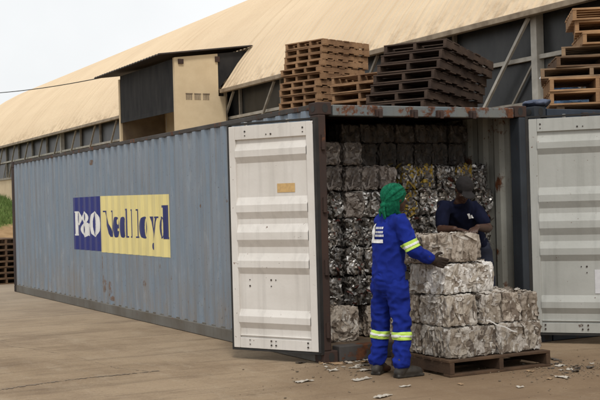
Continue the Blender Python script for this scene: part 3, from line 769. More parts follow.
# ------------------------------------------------------------------ bales
def bale_mesh(w, d, h, mat, seed, style='paper', dens=420, back=False, amp=.013):
    r = random.Random(seed); mb = MB(); off = Vector((seed*2.7, seed*1.3, seed*.7))
    def warp(p):
        q = Vector((p[0]/(w/2), p[1]/(d/2), (p[2]-h/2)/(h/2)))
        e = sorted((abs(q.x), abs(q.y), abs(q.z)))
        k = 1 - .03*(max(0, e[1]-.8)/.2)**2 - .02*(max(0, e[0]-.75)/.25)
        v = Vector((p[0]*k, p[1]*k, h/2 + (p[2]-h/2)*(1 - (1-k)*.6)))
        n1 = noise.noise_vector(v*5 + off)*amp*1.3 + noise.noise_vector(Vector((v.x*18, v.y*18, v.z*11)) + off)*amp*1.0 + noise.noise_vector(v*38 + off)*amp*.35
        if style == 'paper':
            # ridged folds of pressed sheets, mostly upright
            g = Vector((v.x*15, v.y*15, v.z*6.5)) + off
            rdg = (1 - 2*abs(noise.noise(g + noise.noise_vector(v*7 + off)*.8)))**2
            g2 = Vector((v.x*34, v.y*34, v.z*20)) + off
            rd2 = 1 - 2*abs(noise.noise(g2))
            nn = Vector((p[0]/w, p[1]/d, (p[2]-h/2)/h)); m_ = max(abs(nn.x), abs(nn.y), abs(nn.z)) + 1e-6
            nn = Vector([q_ if abs(q_) > .8*m_ else 0 for q_ in nn]).normalized()
            n1 += nn*((rdg - .5)*amp*1.1 + (rd2 - .5)*amp*.7 - amp*.4)
        return v + n1
    faces = [((1,0,0), (0,0,1), (0,-1,0), w, h, d), ((0,1,0), (0,0,1), (-1,0,0), d, h, w), ((0,1,0), (0,0,1), (1,0,0), d, h, w),
             ((1,0,0), (0,1,0), (0,0,1), w, d, h), ((1,0,0), (0,0,1), (0,1,0), w, h, d), ((1,0,0), (0,1,0), (0,0,-1), w, d, h)]
    for fi, (u, v, n, lu, lv, ln) in enumerate(faces):
        u, v, n = Vector(u), Vector(v), Vector(n)
        st = .012 if style == 'paper' else .02
        nu, nv = max(3, int(lu/st)), max(3, int(lv/st)); b = len(mb.v)
        for i in range(nv+1):
            for j in range(nu+1):
                p = u*(lu*(j/nu-.5)) + v*(lv*(i/nv-.5)) + n*(ln/2); p.z += h/2
                mb.v.append(tuple(warp(p)))
        for i in range(nv):
            for j in range(nu):
                q = [b+i*(nu+1)+j, b+i*(nu+1)+j+1, b+(i+1)*(nu+1)+j+1, b+(i+1)*(nu+1)+j]
                c = Vector(mb.v[q[0]])
                t = .5 + .5*noise.cell(c*(26 if style == 'can' else 18) + off*3)
                cw_ = c + noise.noise_vector(c*16 + off)*.02
                t = (noise.cell(Vector((cw_.x*17, cw_.y*17, cw_.z*9)) + off)*.5 + .5 + noise.noise(c*30)*.08) if style == 'paper' else r.random()
                mb.face(q, 0, t % 1)
        if fi in (4,) and not back: continue
        if fi == 5: continue
        for k in range(int(lu*lv*dens)):
            a = r.uniform(-.48, .48)*lu; c = r.uniform(-.47, .47)*lv; t = r.random(); b = len(mb.v)
            if style == 'paper':
                # a sheet pressed flat into the face: follows the folds, one edge a little loose
                ang = r.gauss(math.pi/2 if r.random() < .7 else 0, .35); ln_, wd = r.uniform(.04, .17), r.uniform(.02, .08)
                ca, sa = math.cos(ang), math.sin(ang); w0, w1 = r.uniform(.5, 1), r.uniform(.5, 1); lf = r.uniform(.0015, .006); curl = r.uniform(0, .014) if r.random() < .45 else 0; sgc = r.choice((-1, 1))
                SL, SW = 6, 3
                for i in range(SL+1):
                    x = (i/SL - .5)
                    for q in range(SW+1):
                        yy = (q/SW - .5); wv = wd*(w0 + (w1-w0)*(x+.5))*(1 - .35*(2*abs(x))**5) * (1 + .12*noise.noise(Vector((i*1.7, q*2.3, k+seed))))
                        da, dc = x*ln_*ca - yy*wv*sa, x*ln_*sa + yy*wv*ca
                        A_, C_ = max(-.5*lu, min(.5*lu, a+da)), max(-.5*lv, min(.5*lv, c+dc))
                        p = u*A_ + v*C_ + n*(ln/2); p.z += h/2
                        mb.v.append(tuple(warp(p) + n*(lf + curl*(max(0, yy*sgc)*2)**2)))
                for i in range(SL):
                    for q in range(SW):
                        o_ = b + i*(SW+1) + q; mb.face([o_, o_+SW+1, o_+SW+2, o_+1], 0, t)
            else:
                p = u*a + v*c + n*(ln/2); p.z += h/2; p = warp(p) + n*r.uniform(-.006, .010)
                ang = r.uniform(0, 6.28); ln_, wd = r.uniform(.04, .14), r.uniform(.018, .062); bend = r.uniform(-3.0, 3.0)
                e1 = u*math.cos(ang) + v*math.sin(ang); e2 = n.cross(e1); tl = r.uniform(-.9, .9)
                e2 = (e2*math.cos(tl) + n*math.sin(tl)).normalized(); n2 = e1.cross(e2).normalized()
                if n2.dot(n) < 0: n2 = -n2
                S = 5; w0, w1, sk = r.uniform(.35, 1), r.uniform(.35, 1), r.uniform(-.3, .3)
                for s_ in range(S+1):
                    x = (s_/S - .5); lift = -abs(bend)*x*x*ln_*.9*r.choice((1, 1, .6)) + r.uniform(-.004, .004)
                    wv = wd*(w0 + (w1-w0)*(x+.5))*(1 - .6*(2*abs(x))**4)*r.uniform(.8, 1.15)
                    for sg in (-1, 1): mb.v.append(tuple(p + e1*x*ln_ + e2*(sg*wv/2 + sk*x*wd) + n2*(lift + .005)))
                for s_ in range(S): mb.face([b+2*s_, b+2*s_+2, b+2*s_+3, b+2*s_+1], 0, t)
    return mb.mesh('bale', mat, tint=True, fixn=False)
cache = {}
def bale(key, size, mat, seed, style, loc, rz, label, group, dens=420, tilt=(0, 0), amp=.013):
    if key not in cache: cache[key] = bale_mesh(*size, mat, seed, style, dens, amp=amp)
    o = link('bale', cache[key]); o.location = loc; o.rotation_euler = (tilt[0], tilt[1], rz)
    return tag(o, label, 'bale', group)

# bales stacked inside the container
HS = [.335, .295, .285, .28, .27, .25, .24]
kinds = {6: 'bbb.......', 5: 'bbbbbyycyc', 4: 'ccbccyccyc', 3: 'cccccccccc', 2: 'cccccccccc', 1: 'cccccccccc', 0: 'p..ppppppp'}
names = {'b': 'brown crushed-cardboard bale', 'c': 'silver crushed-can bale', 'y': 'yellow and silver crushed-can bale', 'p': 'dusty pale paper bale'}
mats = {'b': M['brownbale'], 'c': M['canbale'], 'y': M['yellowbale'], 'p': M['tanbale']}
rowname = ['bottom', 'second', 'third', 'fourth', 'fifth', 'sixth', 'top']
colname = ['at the left wall', 'second from the left wall', 'third from the left wall', 'fourth from the left wall', 'fifth from the left wall', 'sixth from the left wall',
           'fifth from the right wall', 'fourth from the right wall', 'third from the right wall', 'at the right wall']
colname[7] = 'third from the right wall'; colname[6] = 'fourth from the right wall'; colname[8] = 'second from the right wall'
z = .148; r = random.Random(23); cw = .2235
for row in range(7):
    h = HS[row]
    for c in range(10):
        kd = kinds[row][c]
        if kd == '.': continue
        x = .075 + cw*(c+.5)
        if row == 0:
            if c == 0:
                bale('pale', (.50, .36, h-.012), M['tanbale'], 91, 'paper', (.33, .50, z), 0, 'dusty pale paper bale on the container floor beside the left post', 'bales stacked inside the container', 260); continue
            ww = .22
        else: ww = .206
        v = r.randrange(4)
        key = (kd, row, v % 3)
        hh = h - .016
        bale(key, (ww, .30, hh), mats[kd], hash((ord(kd), row, v % 3)) % 97 + 1, 'can' if kd in 'cy' else 'paper',
             (x + r.uniform(-.008, .008), .64 + r.uniform(-.035, .03), z), R(r.uniform(-4, 4)),
             f'{names[kd]} in the {rowname[row]} row, {colname[c]}', 'bales stacked inside the container', 620 if kd in 'cy' else 240, (R(r.uniform(-1.0, 1.0)), R(r.uniform(-2.0, 2.0))))
    z += h

# bales deeper in the load, interior shade put into their colour, up to the roof behind the open part of the front rows
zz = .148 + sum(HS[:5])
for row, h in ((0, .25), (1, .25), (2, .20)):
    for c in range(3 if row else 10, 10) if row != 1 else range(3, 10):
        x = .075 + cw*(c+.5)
        bale(('k', row, c % 3), (.216, .30, h-.008), M['shadebale'], 300 + row*3 + c % 3, 'paper', (x, 1.02 + r.uniform(-.03, .05), zz), R(r.uniform(-4, 4)),
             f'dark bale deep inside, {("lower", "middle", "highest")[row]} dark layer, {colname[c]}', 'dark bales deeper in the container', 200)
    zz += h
zz = .148
for row in range(5):
    for c in range(0): pass
# loaded pallet in front of the doorway
PG = 'bales loaded on the wooden pallet'
lp = pallet_proto(1.08, .92, .14, M['woodmid'], 3, 7); lp.location = (.444+.545, -1.372+.46, .002); lp.rotation_euler = (0, 0, R(.6))
tag(lp, 'brown wooden pallet on the ground under the pale bales', 'pallet')
z0 = .144
def pb(i, size, x, y, z, rz, mat, lab, dens=230, tilt=(0, 0), amp=.0095):
    bale(('pal', i), size, M[mat], 200+i, 'paper', (x, y, z), R(rz), lab, PG, dens, tilt, amp)
pb(0, (.49, .44, .262), .735, -1.105, z0, 2, 'paperbale', 'pale bale on the pallet deck, near left corner')
pb(1, (.49, .44, .262), 1.245, -1.09, z0, 3, 'paperbale', 'pale bale on the pallet deck, near right corner')
pb(2, (.49, .42, .262), .73, -.665, z0, 0, 'tanbale', 'brownish bale on the pallet deck, far left corner')
pb(3, (.49, .42, .262), 1.24, -.655, z0, 0, 'paperbale', 'pale bale on the pallet deck, far right corner')
z1 = z0 + .266
pb(4, (.31, .44, .258), .655, -1.075, z1, 2, 'paperbale', 'pale bale with a white patch in the second layer, below the gloved worker\'s hand')
pb(5, (.215, .42, .258), .945, -1.10, z1, 4, 'paperbale', 'narrow pale bale in the second layer, left of three')
pb(6, (.205, .42, .262), 1.165, -1.09, z1, 2, 'tanbale', 'narrow bale in the second layer, middle of three')
pb(7, (.20, .42, .255), 1.375, -1.08, z1, 5, 'tanbale', 'narrow brownish bale in the second layer, right of three')
pb(8, (.49, .42, .258), .73, -.645, z1, 0, 'tanbale', 'brownish bale in the second layer, far left')
pb(9, (.49, .42, .258), 1.24, -.64, z1, 0, 'paperbale', 'pale bale in the second layer, far right')
z2 = z1 + .266
pb(10, (.60, .46, .262), .80, -.94, z2, 9, 'whitebale', 'whitest bale, in the third layer right under the lifted bale', 300)
pb(11, (.44, .30, .262), 1.16, -.52, z2, 0, 'tanbale', 'brownish bale in the third layer behind the whitest bale')
z3 = z2 + .268
pb(12, (.55, .46, .246), .675, -.93, z3 + .004, -8, 'tanbale', 'large brownish grey bale on top, held by both workers', 240, (R(-1.6), 0))
pb(13, (.36, .26, .225), 1.16, -.52, z3, 0, 'tanbale', 'brownish bale under the second worker\'s hands')

mb = MB(); pts = [(-.16 + .32*i/10, -.004*math.sin(i*.9), .062 - .124*i/10 + .006*math.sin(i*1.3)) for i in range(11)]
mb.sheet([[(x, y, z_ - .006) for x, y, z_ in pts], [(x, y - .003, z_ + .006) for x, y, z_ in pts]], thick=(0, .004, 0))
o = mb.build('plastic_strip', M['white']); o.location = (1.02, -1.352, .39); tag(o, 'white plastic strip caught across the front of the pale bales', 'plastic strip')

# ------------------------------------------------------------------ people
def ell3(mb, c, rx, ry, rz, ax=None, nu=14, nv=9):
    """ellipsoid; ax = (X,Y,Z) axes"""
    X, Y, Z = ax or (Vector((1,0,0)), Vector((0,1,0)), Vector((0,0,1))); c = Vector(c); b = len(mb.v)
    for i in range(1, nv):
        th = math.pi*i/nv
        for k in range(nu):
            ph = 2*math.pi*k/nu
            mb.v.append(tuple(c + X*rx*math.sin(th)*math.cos(ph) + Y*ry*math.sin(th)*math.sin(ph) + Z*rz*math.cos(th)))
    t = len(mb.v); mb.v.append(tuple(c + Z*rz)); mb.v.append(tuple(c - Z*rz))
    for k in range(nu):
        k2 = (k+1) % nu; mb.face([t, b+k, b+k2]); mb.face([t+1, b+(nv-2)*nu+k2, b+(nv-2)*nu+k])
    for i in range(nv-2):
        for k in range(nu):
            k2 = (k+1) % nu; mb.face([b+i*nu+k, b+(i+1)*nu+k, b+(i+1)*nu+k2, b+i*nu+k2])
def limb(mb, pts, rads, n=14, flat=None):
    """tapered limb with round ends, flat = (axis, factor) squeezes the section along an axis"""
    pts = [Vector(p) for p in pts]
    # resample smooth
    P, Q = [], []
    for i in range(len(pts)-1):
        for k in range(5):
            t = k/5; P.append(pts[i].lerp(pts[i+1], t)); Q.append(rads[i] + (rads[i+1]-rads[i])*t)
    P.append(pts[-1]); Q.append(rads[-1])
    b = len(mb.v); prev = None
    rings = []
    d0 = (P[1]-P[0]).normalized(); d1 = (P[-1]-P[-2]).normalized()
    ends0 = [(P[0] - d0*Q[0]*math.sin(a), Q[0]*math.cos(a)) for a in (1.35, .9, .45)]
    ends1 = [(P[-1] + d1*Q[-1]*math.sin(a), Q[-1]*math.cos(a)) for a in (.45, .9, 1.35)]
    seq = ends0 + list(zip(P, Q)) + ends1
    for i, (p, q) in enumerate(seq):
        a, c = seq[max(0, i-1)][0], seq[min(len(seq)-1, i+1)][0]
        t = (c-a).normalized()
        ref = prev if prev is not None else (Vector((1,0,0)) if abs(t.x) < .8 else Vector((0,1,0)))
        u = (ref - t*ref.dot(t)).normalized(); w = t.cross(u); prev = u
        for k in range(n):
            an = 2*math.pi*k/n; o = (u*math.cos(an) + w*math.sin(an))*q
            if flat: ax, fc = flat; o = o - ax*o.dot(ax)*(1-fc)
            mb.v.append(tuple(p+o))
    m = len(seq)
    for i in range(m-1):
        for k in range(n):
            k2 = (k+1) % n; mb.face([b+i*n+k, b+i*n+k2, b+(i+1)*n+k2, b+(i+1)*n+k])
    mb.face([b+k for k in range(n)][::-1]); mb.face([b+(m-1)*n+k for k in range(n)])
def head(mb, c, F, U, s=1.0):
    """skull, face, nose, lips, ears; F looks forward, U is up"""
    F = F.normalized(); U = (U - F*U.dot(F)).normalized(); S = F.cross(U); c = Vector(c)
    ax = (S, F, U)
    ell3(mb, c + U*.025*s - F*.012*s, .074*s, .094*s, .088*s, ax)
    ell3(mb, c - U*.035*s + F*.022*s, .058*s, .066*s, .078*s, ax)
    ell3(mb, c - U*.088*s + F*.055*s, .030*s, .030*s, .026*s, ax)      # chin
    ell3(mb, c + U*.022*s + F*.066*s, .052*s, .022*s, .016*s, ax)      # brow
    limb(mb, [c + U*.012*s + F*.080*s, c - U*.028*s + F*.103*s], [.008*s, .014*s], 10)   # nose
    ell3(mb, c - U*.032*s + F*.090*s, .020*s, .014*s, .010*s, ax)
    ell3(mb, c - U*.056*s + F*.082*s, .026*s, .014*s, .009*s, ax)      # lips
    ell3(mb, c - U*.067*s + F*.080*s, .023*s, .013*s, .008*s, ax)
    for sg in (-1, 1):
        ell3(mb, c + S*sg*.074*s - U*.008*s - F*.012*s, .010*s, .020*s, .030*s, ax)
        ell3(mb, c + S*sg*.042*s - U*.022*s + F*.060*s, .018*s, .020*s, .016*s, ax)
def hand(mb, wrist, tip_dir, palm_n, thumb_side, s=1.0, curl=.5, r0=.0092):
    """palm, four fingers of unequal length and a thumb leaving the side of the palm"""
    d = Vector(tip_dir).normalized(); n = Vector(palm_n); n = (n - d*n.dot(d)).normalized(); sd = Vector(thumb_side); sd = (sd - d*sd.dot(d) - n*sd.dot(n)).normalized()
    w = Vector(wrist)
    ell3(mb, w + d*.050*s, .040*s, .052*s, .016*s, (sd, d, n))
    ell3(mb, w + d*.030*s + sd*.020*s + n*.006*s, .022*s, .030*s, .016*s, (sd, d, n))
    for i, (o, ln) in enumerate(((.030, .072), (.010, .080), (-.010, .075), (-.029, .060))):
        p = w + d*.088*s + sd*o*s; pts = [p - d*.02*s, p]; dirn = d + sd*o*1.6; a = 0
        for k, f in enumerate((.45, .32, .25)):
            a += curl*(.6 + .12*i + .1*k)
            q = (dirn.normalized()*math.cos(a) + n*math.sin(a)); pts.append(pts[-1] + q*ln*f*s)
        limb(mb, pts, [r0*1.08*s, r0*1.05*s, r0*s, r0*.92*s, r0*.8*s], 8)
    t0 = w + d*.022*s + sd*.030*s
    t1 = t0 + (sd*.75 + d*.6 + n*.25).normalized()*.036*s; t2 = t1 + (sd*.3 + d*.85 + n*.45).normalized()*.030*s; t3 = t2 + (d*.9 + n*.5).normalized()*.022*s
    limb(mb, [t0 - sd*.012*s, t0, t1, t2, t3], [r0*1.3*s, r0*1.3*s, r0*1.15*s, r0*1.05*s, r0*.85*s], 8)
def sub_surface(me, planes, near, off, name, mat, parent):
    """the strip of a garment between two cutting planes, lifted off the cloth: (tape, bands)"""
    bm = bmesh.new(); bm.from_mesh(me)
    ax, lo, hi, seg, rad = planes
    keep = [f for f in bm.faces if near(f.calc_center_median())]
    bmesh.ops.delete(bm, geom=[f for f in bm.faces if f not in set(keep)], context='FACES')
    for t, sg in ((lo, -1), (hi, 1)):
        bmesh.ops.bisect_plane(bm, geom=bm.verts[:]+bm.edges[:]+bm.faces[:], plane_co=ax[0] + ax[1]*t, plane_no=ax[1]*sg, clear_outer=True)
    bm.normal_update()
    for v in bm.verts: v.co += v.normal*off
    out = bpy.data.meshes.new(name); bm.to_mesh(out); bm.free()
    out.materials.clear(); out.materials.append(mat)
    out.polygons.foreach_set('use_smooth', [True]*len(out.polygons))
    o = link(name, out, parent); md = o.modifiers.new('solid', 'SOLIDIFY'); md.thickness = .002; md.offset = 1
    return o
def cloth_decal(me, origin, U, V, D, quads, off, name, mat, parent):
    """small printed quads laid onto a garment by casting along D"""
    bm = bmesh.new(); bm.from_mesh(me); bv = BVHTree.FromBMesh(bm); bm.free()
    mb = MB()
    for (a0, a1, b0, b1) in quads:
        na, nb = max(1, int((a1-a0)/.012)), max(1, int((b1-b0)/.012)); rows = []
        for i in range(nb+1):
            row = []
            for j in range(na+1):
                p = origin + U*(a0+(a1-a0)*j/na) + V*(b0+(b1-b0)*i/nb)
                h = bv.ray_cast(p - D*.4, D)
                row.append((h[0] - D*off) if h[0] else p)
            rows.append(row)
        mb.sheet(rows)
    return mb.build(name, mat, parent)

def local(pts, o): return [Vector(p) - o for p in pts]
# --- worker in blue overalls -------------------------------------------------
O1 = Vector((.115, -.985, 0))
p1 = empty('person', O1, 0, 'person in royal blue work suit and green headscarf reaching for the top bale', 'person')
F = Vector((.955, .297, 0)).normalized(); S = Vector((F.y, -F.x, 0)); U = Vector((0, 0, 1))
v = lambda *a: Vector(a) - O1
pel, wai, che, nek = v(.122, -.985, .83), v(.12, -.985, .97), v(.135, -.985, 1.20), v(.165, -.995, 1.37)
hed = v(.200, -1.005, 1.515)
hipR, hipL = v(.145, -1.07, .80), v(.105, -.90, .80)
kneR, kneL = v(.165, -1.10, .44), v(.105, -.855, .44)
ankR, ankL = v(.14, -1.12, .085), v(.075, -.83, .085)
shR, shL = v(.16, -1.145, 1.32), v(.165, -.83, 1.325)
elR, elL = v(.20, -1.235, 1.085), v(.31, -.76, 1.11)
wrR, wrL = v(.355, -1.275, .995), v(.40, -.62, 1.02)
HD = Vector((.98, .08, 0)).normalized()          # where the head looks
def full_body(mb, k, hands):
    limb(mb, [pel, wai, che], [.125*k, .115*k, .135*k], 18, (F, .72)); limb(mb, [che, nek - U*.03], [.135*k, .075*k], 16, (F, .72))
    limb(mb, [nek - U*.06, nek + U*.01, hed - U*.06], [.058*k, .052*k, .05*k])
    for sh, el, wr in ((shR, elR, wrR), (shL, elL, wrL)): limb(mb, [che + (sh-che)*.5, sh, sh.lerp(el, .5), el, el.lerp(wr, .3), wr], [.06*k, .056*k, .05*k, .042*k, .041*k, .028*k])
    for h, kn, an in ((hipR, kneR, ankR), (hipL, kneL, ankL)):
        limb(mb, [pel + (h-pel)*.6, h - U*.05, h.lerp(kn, .5), kn, kn.lerp(an, .3), an], [.10*k, .092*k, .075*k, .056*k, .056*k, .036*k])
        limb(mb, [an, an - U*.03 + F*.04, an - U*.05 + F*.14], [.036*k, .038*k, .03*k])
    head(mb, hed, HD, U)
b1 = MB(); full_body(b1, .92, True)
hand(b1, wrR, (elR*0 + Vector((.93, -.02, -.30))), (-.05, 1, .1), (.2, .0, 1), .85, .35, .0075)
hand(b1, wrL, (Vector((.8, -.35, -.3))), (.2, -1, 0), (.2, .0, 1), .85, .35, .0075)
link('body', remeshed(b1, 'body', .007, M['skin'], 3), p1)
tr = MB()
limb(tr, [pel - U*.03, pel + U*.03, pel + U*.10], [.152, .158, .150], 20, (F, .76))
limb(tr, [pel - F*.035 - U*.03, pel - F*.04 + U*.02], [.108, .10], 16)                       # seat
for h, kn, an in ((hipR, kneR, ankR), (hipL, kneL, ankL)):
    limb(tr, [pel + (h-pel)*.75, h - U*.06, h.lerp(kn, .5), kn, kn.lerp(an, .5), an.lerp(kn, .2), an + U*.055], [.112, .106, .093, .082, .077, .077, .080])
tre = remeshed(tr, 'trousers', .008, M['overall'], 4, .021, 9, (.8, .8, 1.25), 2)
link('trousers', tre, p1)
jk = MB()
limb(jk, [pel + U*.005, pel + U*.07, wai, che], [.174, .168, .156, .162], 22, (F, .76))
limb(jk, [che, nek - U*.045], [.160, .080], 18, (F, .76))
limb(jk, [pel - F*.038 + U*.01, pel - F*.04 + U*.06], [.112, .100], 16)
for sh, el, wr in ((shR, elR, wrR), (shL, elL, wrL)):
    limb(jk, [che + (sh-che)*.45 + U*.02, sh, sh.lerp(el, .5), el, el.lerp(wr, .4), wr - (wr-el)*.06], [.080, .077, .070, .064, .058, .052])
limb(jk, [nek - U*.06, nek - U*.005], [.084, .076], 16)                                       # collar
jke = remeshed(jk, 'jacket', .008, M['overall'], 4, .019, 8.5, (1, 1, 1.05), 6)
link('jacket', jke, p1)
for an, kn in ((ankR, kneR), (ankL, kneL)):
    ax = (an, (kn-an).normalized()); ctr = an.lerp(kn, .70)
    nearf = lambda q, ctr=ctr, ax=ax: (q-ctr).length < .16 and (q - (ax[0] + ax[1]*(q-ax[0]).dot(ax[1]))).length < .118
    o = sub_surface(tre, (ax, .232, .298, 0, 0), nearf, .004, 'reflective_band', M['hivis'], p1)
    sub_surface(tre, (ax, .256, .275, 0, 0), nearf, .0075, 'silver_stripe', M['silvertape'], o)
ax = (shR, (elR-shR).normalized()); LNG = (elR-shR).length
nearf = lambda q: (q - (ax[0] + ax[1]*(q-ax[0]).dot(ax[1]))).length < .09 and -.1 < (q-shR).dot(ax[1]) < LNG+.2 and q.dot(S) > shR.dot(S) - .03
bx_ = (ax[1]*.93 + F*.22 + Vector((0, 0, -.1))).normalized()
o = sub_surface(jke, ((shR, bx_), LNG*.70, LNG*.70+.072, 0, 0), nearf, .004, 'reflective_band', M['hivis'], p1)
sub_surface(jke, ((shR, bx_), LNG*.70+.026, LNG*.70+.047, 0, 0), nearf, .0075, 'silver_stripe', M['silvertape'], o)
# small dark pouch on the right hip
mb = MB(); pc = pel + S*.155 + F*.04 + U*.03; mb.obox(pc, F*.03, S*.018, U*.035); mb.build('belt_pouch', M['boot'], p1, bevel=.008)
# belt seam across the back
# back print: white block, then lines of small lettering
q = [(-.085, -.030, -.085, .075)]; rr = random.Random(4)
for i, zb in enumerate((.030, -.005, -.035)):
    x = -.015
    while x < .085 - .02*(i == 0):
        wq = rr.uniform(.006, .014); q.append((x, x+wq, zb, zb+.019)); x += wq + .005
q += [(-.085, .085, -.088, -.058)]
bo = che + Vector((0, 0, .03)) - S*.045
cloth_decal(jke, bo, S, U, F, q, .008, 'back_print', M['white'], p1)
# headscarf
sc = MB(); HS_ = HD.cross(U)
ell3(sc, hed + U*.028 - HD*.028, .091, .110, .102, (HS_, HD, U), 18, 12)
limb(sc, [hed + U*.01 - HD*.06, hed - U*.055 - HD*.062, nek - HD*.04 + U*.03], [.084, .074, .058], 16)
for sg in (-1, 1): limb(sc, [hed + U*.0 - HD*.05 + HS_*sg*.050, hed - U*.065 - HD*.03 + HS_*sg*.046, nek + HS_*sg*.044 + HD*.01 + U*.03, nek + HD*.055 + HS_*sg*.02 + U*.01], [.038, .030, .026, .022], 12)
PA = (HD*.80 + U*.50).normalized(); PQ = HS_; PP = PA.cross(PQ)
for i in range(11):
    a_ = 2*math.pi*(i + .5)/11; pl = []
    for k in range(12):
        t_ = math.pi*(.20 + .72*k/11); d_ = PA*math.cos(t_) + (PP*math.cos(a_) + PQ*math.sin(a_))*math.sin(t_)
        w_ = hed + U*.028 - HD*.028 + HS_*d_.dot(HS_)*.091 + HD*d_.dot(HD)*.110 + U*d_.dot(U)*.102
        pl.append(w_)
    if min(p_.z for p_ in pl[:6]) > hed.z - .03: limb(sc, pl, [.011 + .003*math.sin(i*2.2)]*12, 8)
ring = []
for k in range(25):
    a_ = 2*math.pi*k/24; d_ = PA*math.cos(.62) + (PP*math.cos(a_) + PQ*math.sin(a_))*math.sin(.62)
    ring.append(hed + U*.028 - HD*.028 + HS_*d_.dot(HS_)*.091 + HD*d_.dot(HD)*.110 + U*d_.dot(U)*.102)
limb(sc, ring, [.010]*len(ring), 8)
kn_ = hed - U*.055 - HD*.135
ell3(sc, kn_, .034, .028, .028, (HS_, HD, U))
limb(sc, [kn_, kn_ - U*.05 - HD*.018 + HS_*.018, kn_ - U*.105 - HD*.010 + HS_*.030], [.016, .026, .018], 10, (HD, .45))
limb(sc, [kn_, kn_ - U*.045 - HD*.015 - HS_*.028, kn_ - U*.085 - HD*.005 - HS_*.042], [.015, .023, .015], 10, (HD, .45))
link('headscarf', remeshed(sc, 'headscarf', .0052, M['scarf'], 2, .003, 14, (1, 1, .5), 5), p1)
gl = MB(); fd = Vector((.93, -.03, -.28)); hand(gl, wrR + fd*.01, fd, (-.05, 1, .25), (.25, .0, 1), 1.12, .28, .0115)
limb(gl, [wrR - (wrR-elR).normalized()*.05, wrR + fd*.03], [.042, .036], 12)
link('glove', remeshed(gl, 'glove', .0042, M['glove'], 2), p1)
gl = MB(); fd = Vector((.8, -.38, -.25)); hand(gl, wrL + fd*.01, fd, (.3, -1, 0), (.2, .0, 1), 1.12, .28, .0115)
limb(gl, [wrL - (wrL-elL).normalized()*.05, wrL + fd*.03], [.042, .036], 12)
link('glove', remeshed(gl, 'glove', .0042, M['glove'], 2), p1)
def boots(person, feet, mat, h=.15):
    for an, dr in feet:
        dr = dr.normalized(); sdv = Vector((dr.y, -dr.x, 0)); g0 = Vector((an.x, an.y, 0))
        m = MB(); gz = an.z - .085
        base = Vector((an.x, an.y, gz))
        limb(m, [base + U*h, base + U*.09, base + U*.05 - dr*.015], [.062, .056, .052], 14)
        limb(m, [base + U*.045 - dr*.03, base + U*.050 + dr*.06, base + U*.044 + dr*.125, base + U*.040 + dr*.165], [.046, .048, .047, .040], 14)
        m.obox(base + dr*.07 + U*.013, dr*.135, sdv*.042, U*.012)
        link('boot', remeshed(m, 'boot', .006, mat, 3), person)
boots(p1, ((ankR, Vector((.99, .03, 0))), (ankL, Vector((.72, .62, 0)))), M['boot'])
e = MB()
for sg in (-1, 1): ell3(e, hed + HS_*sg*.030 - U*.004 + HD*.076, .011, .010, .008, (HS_, HD, U), 10, 7)
e.build('eye', M['eye'], p1, smooth=True)

# --- worker in navy inside the doorway ---------------------------------------
O2 = Vector((1.80, .11, .148))
p2 = empty('person', O2, 0, 'person in navy T-shirt and black cap bending over the bales in the doorway', 'person')
v = lambda *a: Vector(a) - O2
F = Vector((-.22, -.975, 0)).normalized(); S = Vector((F.y, -F.x, 0))
pel, wai, che, nek = v(1.80, .10, 1.02), v(1.70, .04, 1.15), v(1.52, -.08, 1.36), v(1.45, -.19, 1.475)
hed = v(1.425, -.285, 1.585)
HD = Vector((-.22, -.72, -.66)).normalized(); HU = Vector((-.12, -.55, .75))
shR, shL = v(1.315, -.09, 1.425), v(1.655, -.135, 1.415)
elR, elL = v(1.215, -.19, 1.205), v(1.69, -.30, 1.205)
wrR, wrL = v(1.235, -.385, 1.215), v(1.46, -.44, 1.225)
hipR, hipL = v(1.71, .115, .98), v(1.89, .09, .98)
kneR, kneL = v(1.70, .05, .58), v(1.92, .05, .58)
ankR, ankL = v(1.69, .13, .235), v(1.92, .12, .235)
UP = (nek - pel).normalized(); FN = (F - UP*F.dot(UP)).normalized()
b2 = MB()
limb(b2, [pel, wai, che], [.13, .125, .145], 18, (FN, .72)); limb(b2, [che, nek], [.14, .07], 16, (FN, .72))
limb(b2, [nek - UP*.04, nek, hed - HU.normalized()*.05], [.06, .056, .055])
for sh, el, wr in ((shR, elR, wrR), (shL, elL, wrL)): limb(b2, [che + (sh-che)*.5, sh, sh.lerp(el, .5), el, el.lerp(wr, .35), wr], [.065, .06, .052, .044, .043, .030])
for h, kn, an in ((hipR, kneR, ankR), (hipL, kneL, ankL)):
    limb(b2, [pel + (h-pel)*.6, h, h.lerp(kn, .5), kn, kn.lerp(an, .3), an], [.1, .092, .078, .058, .058, .04]); limb(b2, [an, an - U*.045 + F*.13], [.04, .032])
head(b2, hed, HD, HU)
hand(b2, wrR, (.45, -.85, -.12), (0, 0, -1), (.85, .45, 0), 1, .35)
hand(b2, wrL, (-.75, -.6, -.12), (0, 0, -1), (-.6, .75, 0), 1, .35)
link('body', remeshed(b2, 'body', .0065, M['skin'], 3), p2)
ts = MB()
limb(ts, [pel - UP*.05, pel, wai, che], [.165, .160, .155, .168], 20, (FN, .74)); limb(ts, [che, nek - UP*.03], [.165, .085], 18, (FN, .74))
for sh, el in ((shR, elR), (shL, elL)): limb(ts, [che + (sh-che)*.45, sh, sh.lerp(el, .45), sh.lerp(el, .72)], [.080, .072, .068, .066])
tse = remeshed(ts, 't_shirt', .010, M['tee'], 5, .016, 8, (1, 1, .7), 8); link('t_shirt', tse, p2)
cloth_decal(tse, che + FN*.0 - S*.035 + UP*.03, -S, UP, -FN, [(-.024, .006, -.03, .035), (.012, .036, -.03, .006)], .004, 'chest_print', M['white'], p2)
tr = MB()
limb(tr, [pel - UP*.02, pel + UP*.04], [.150, .150], 18, (FN, .78))
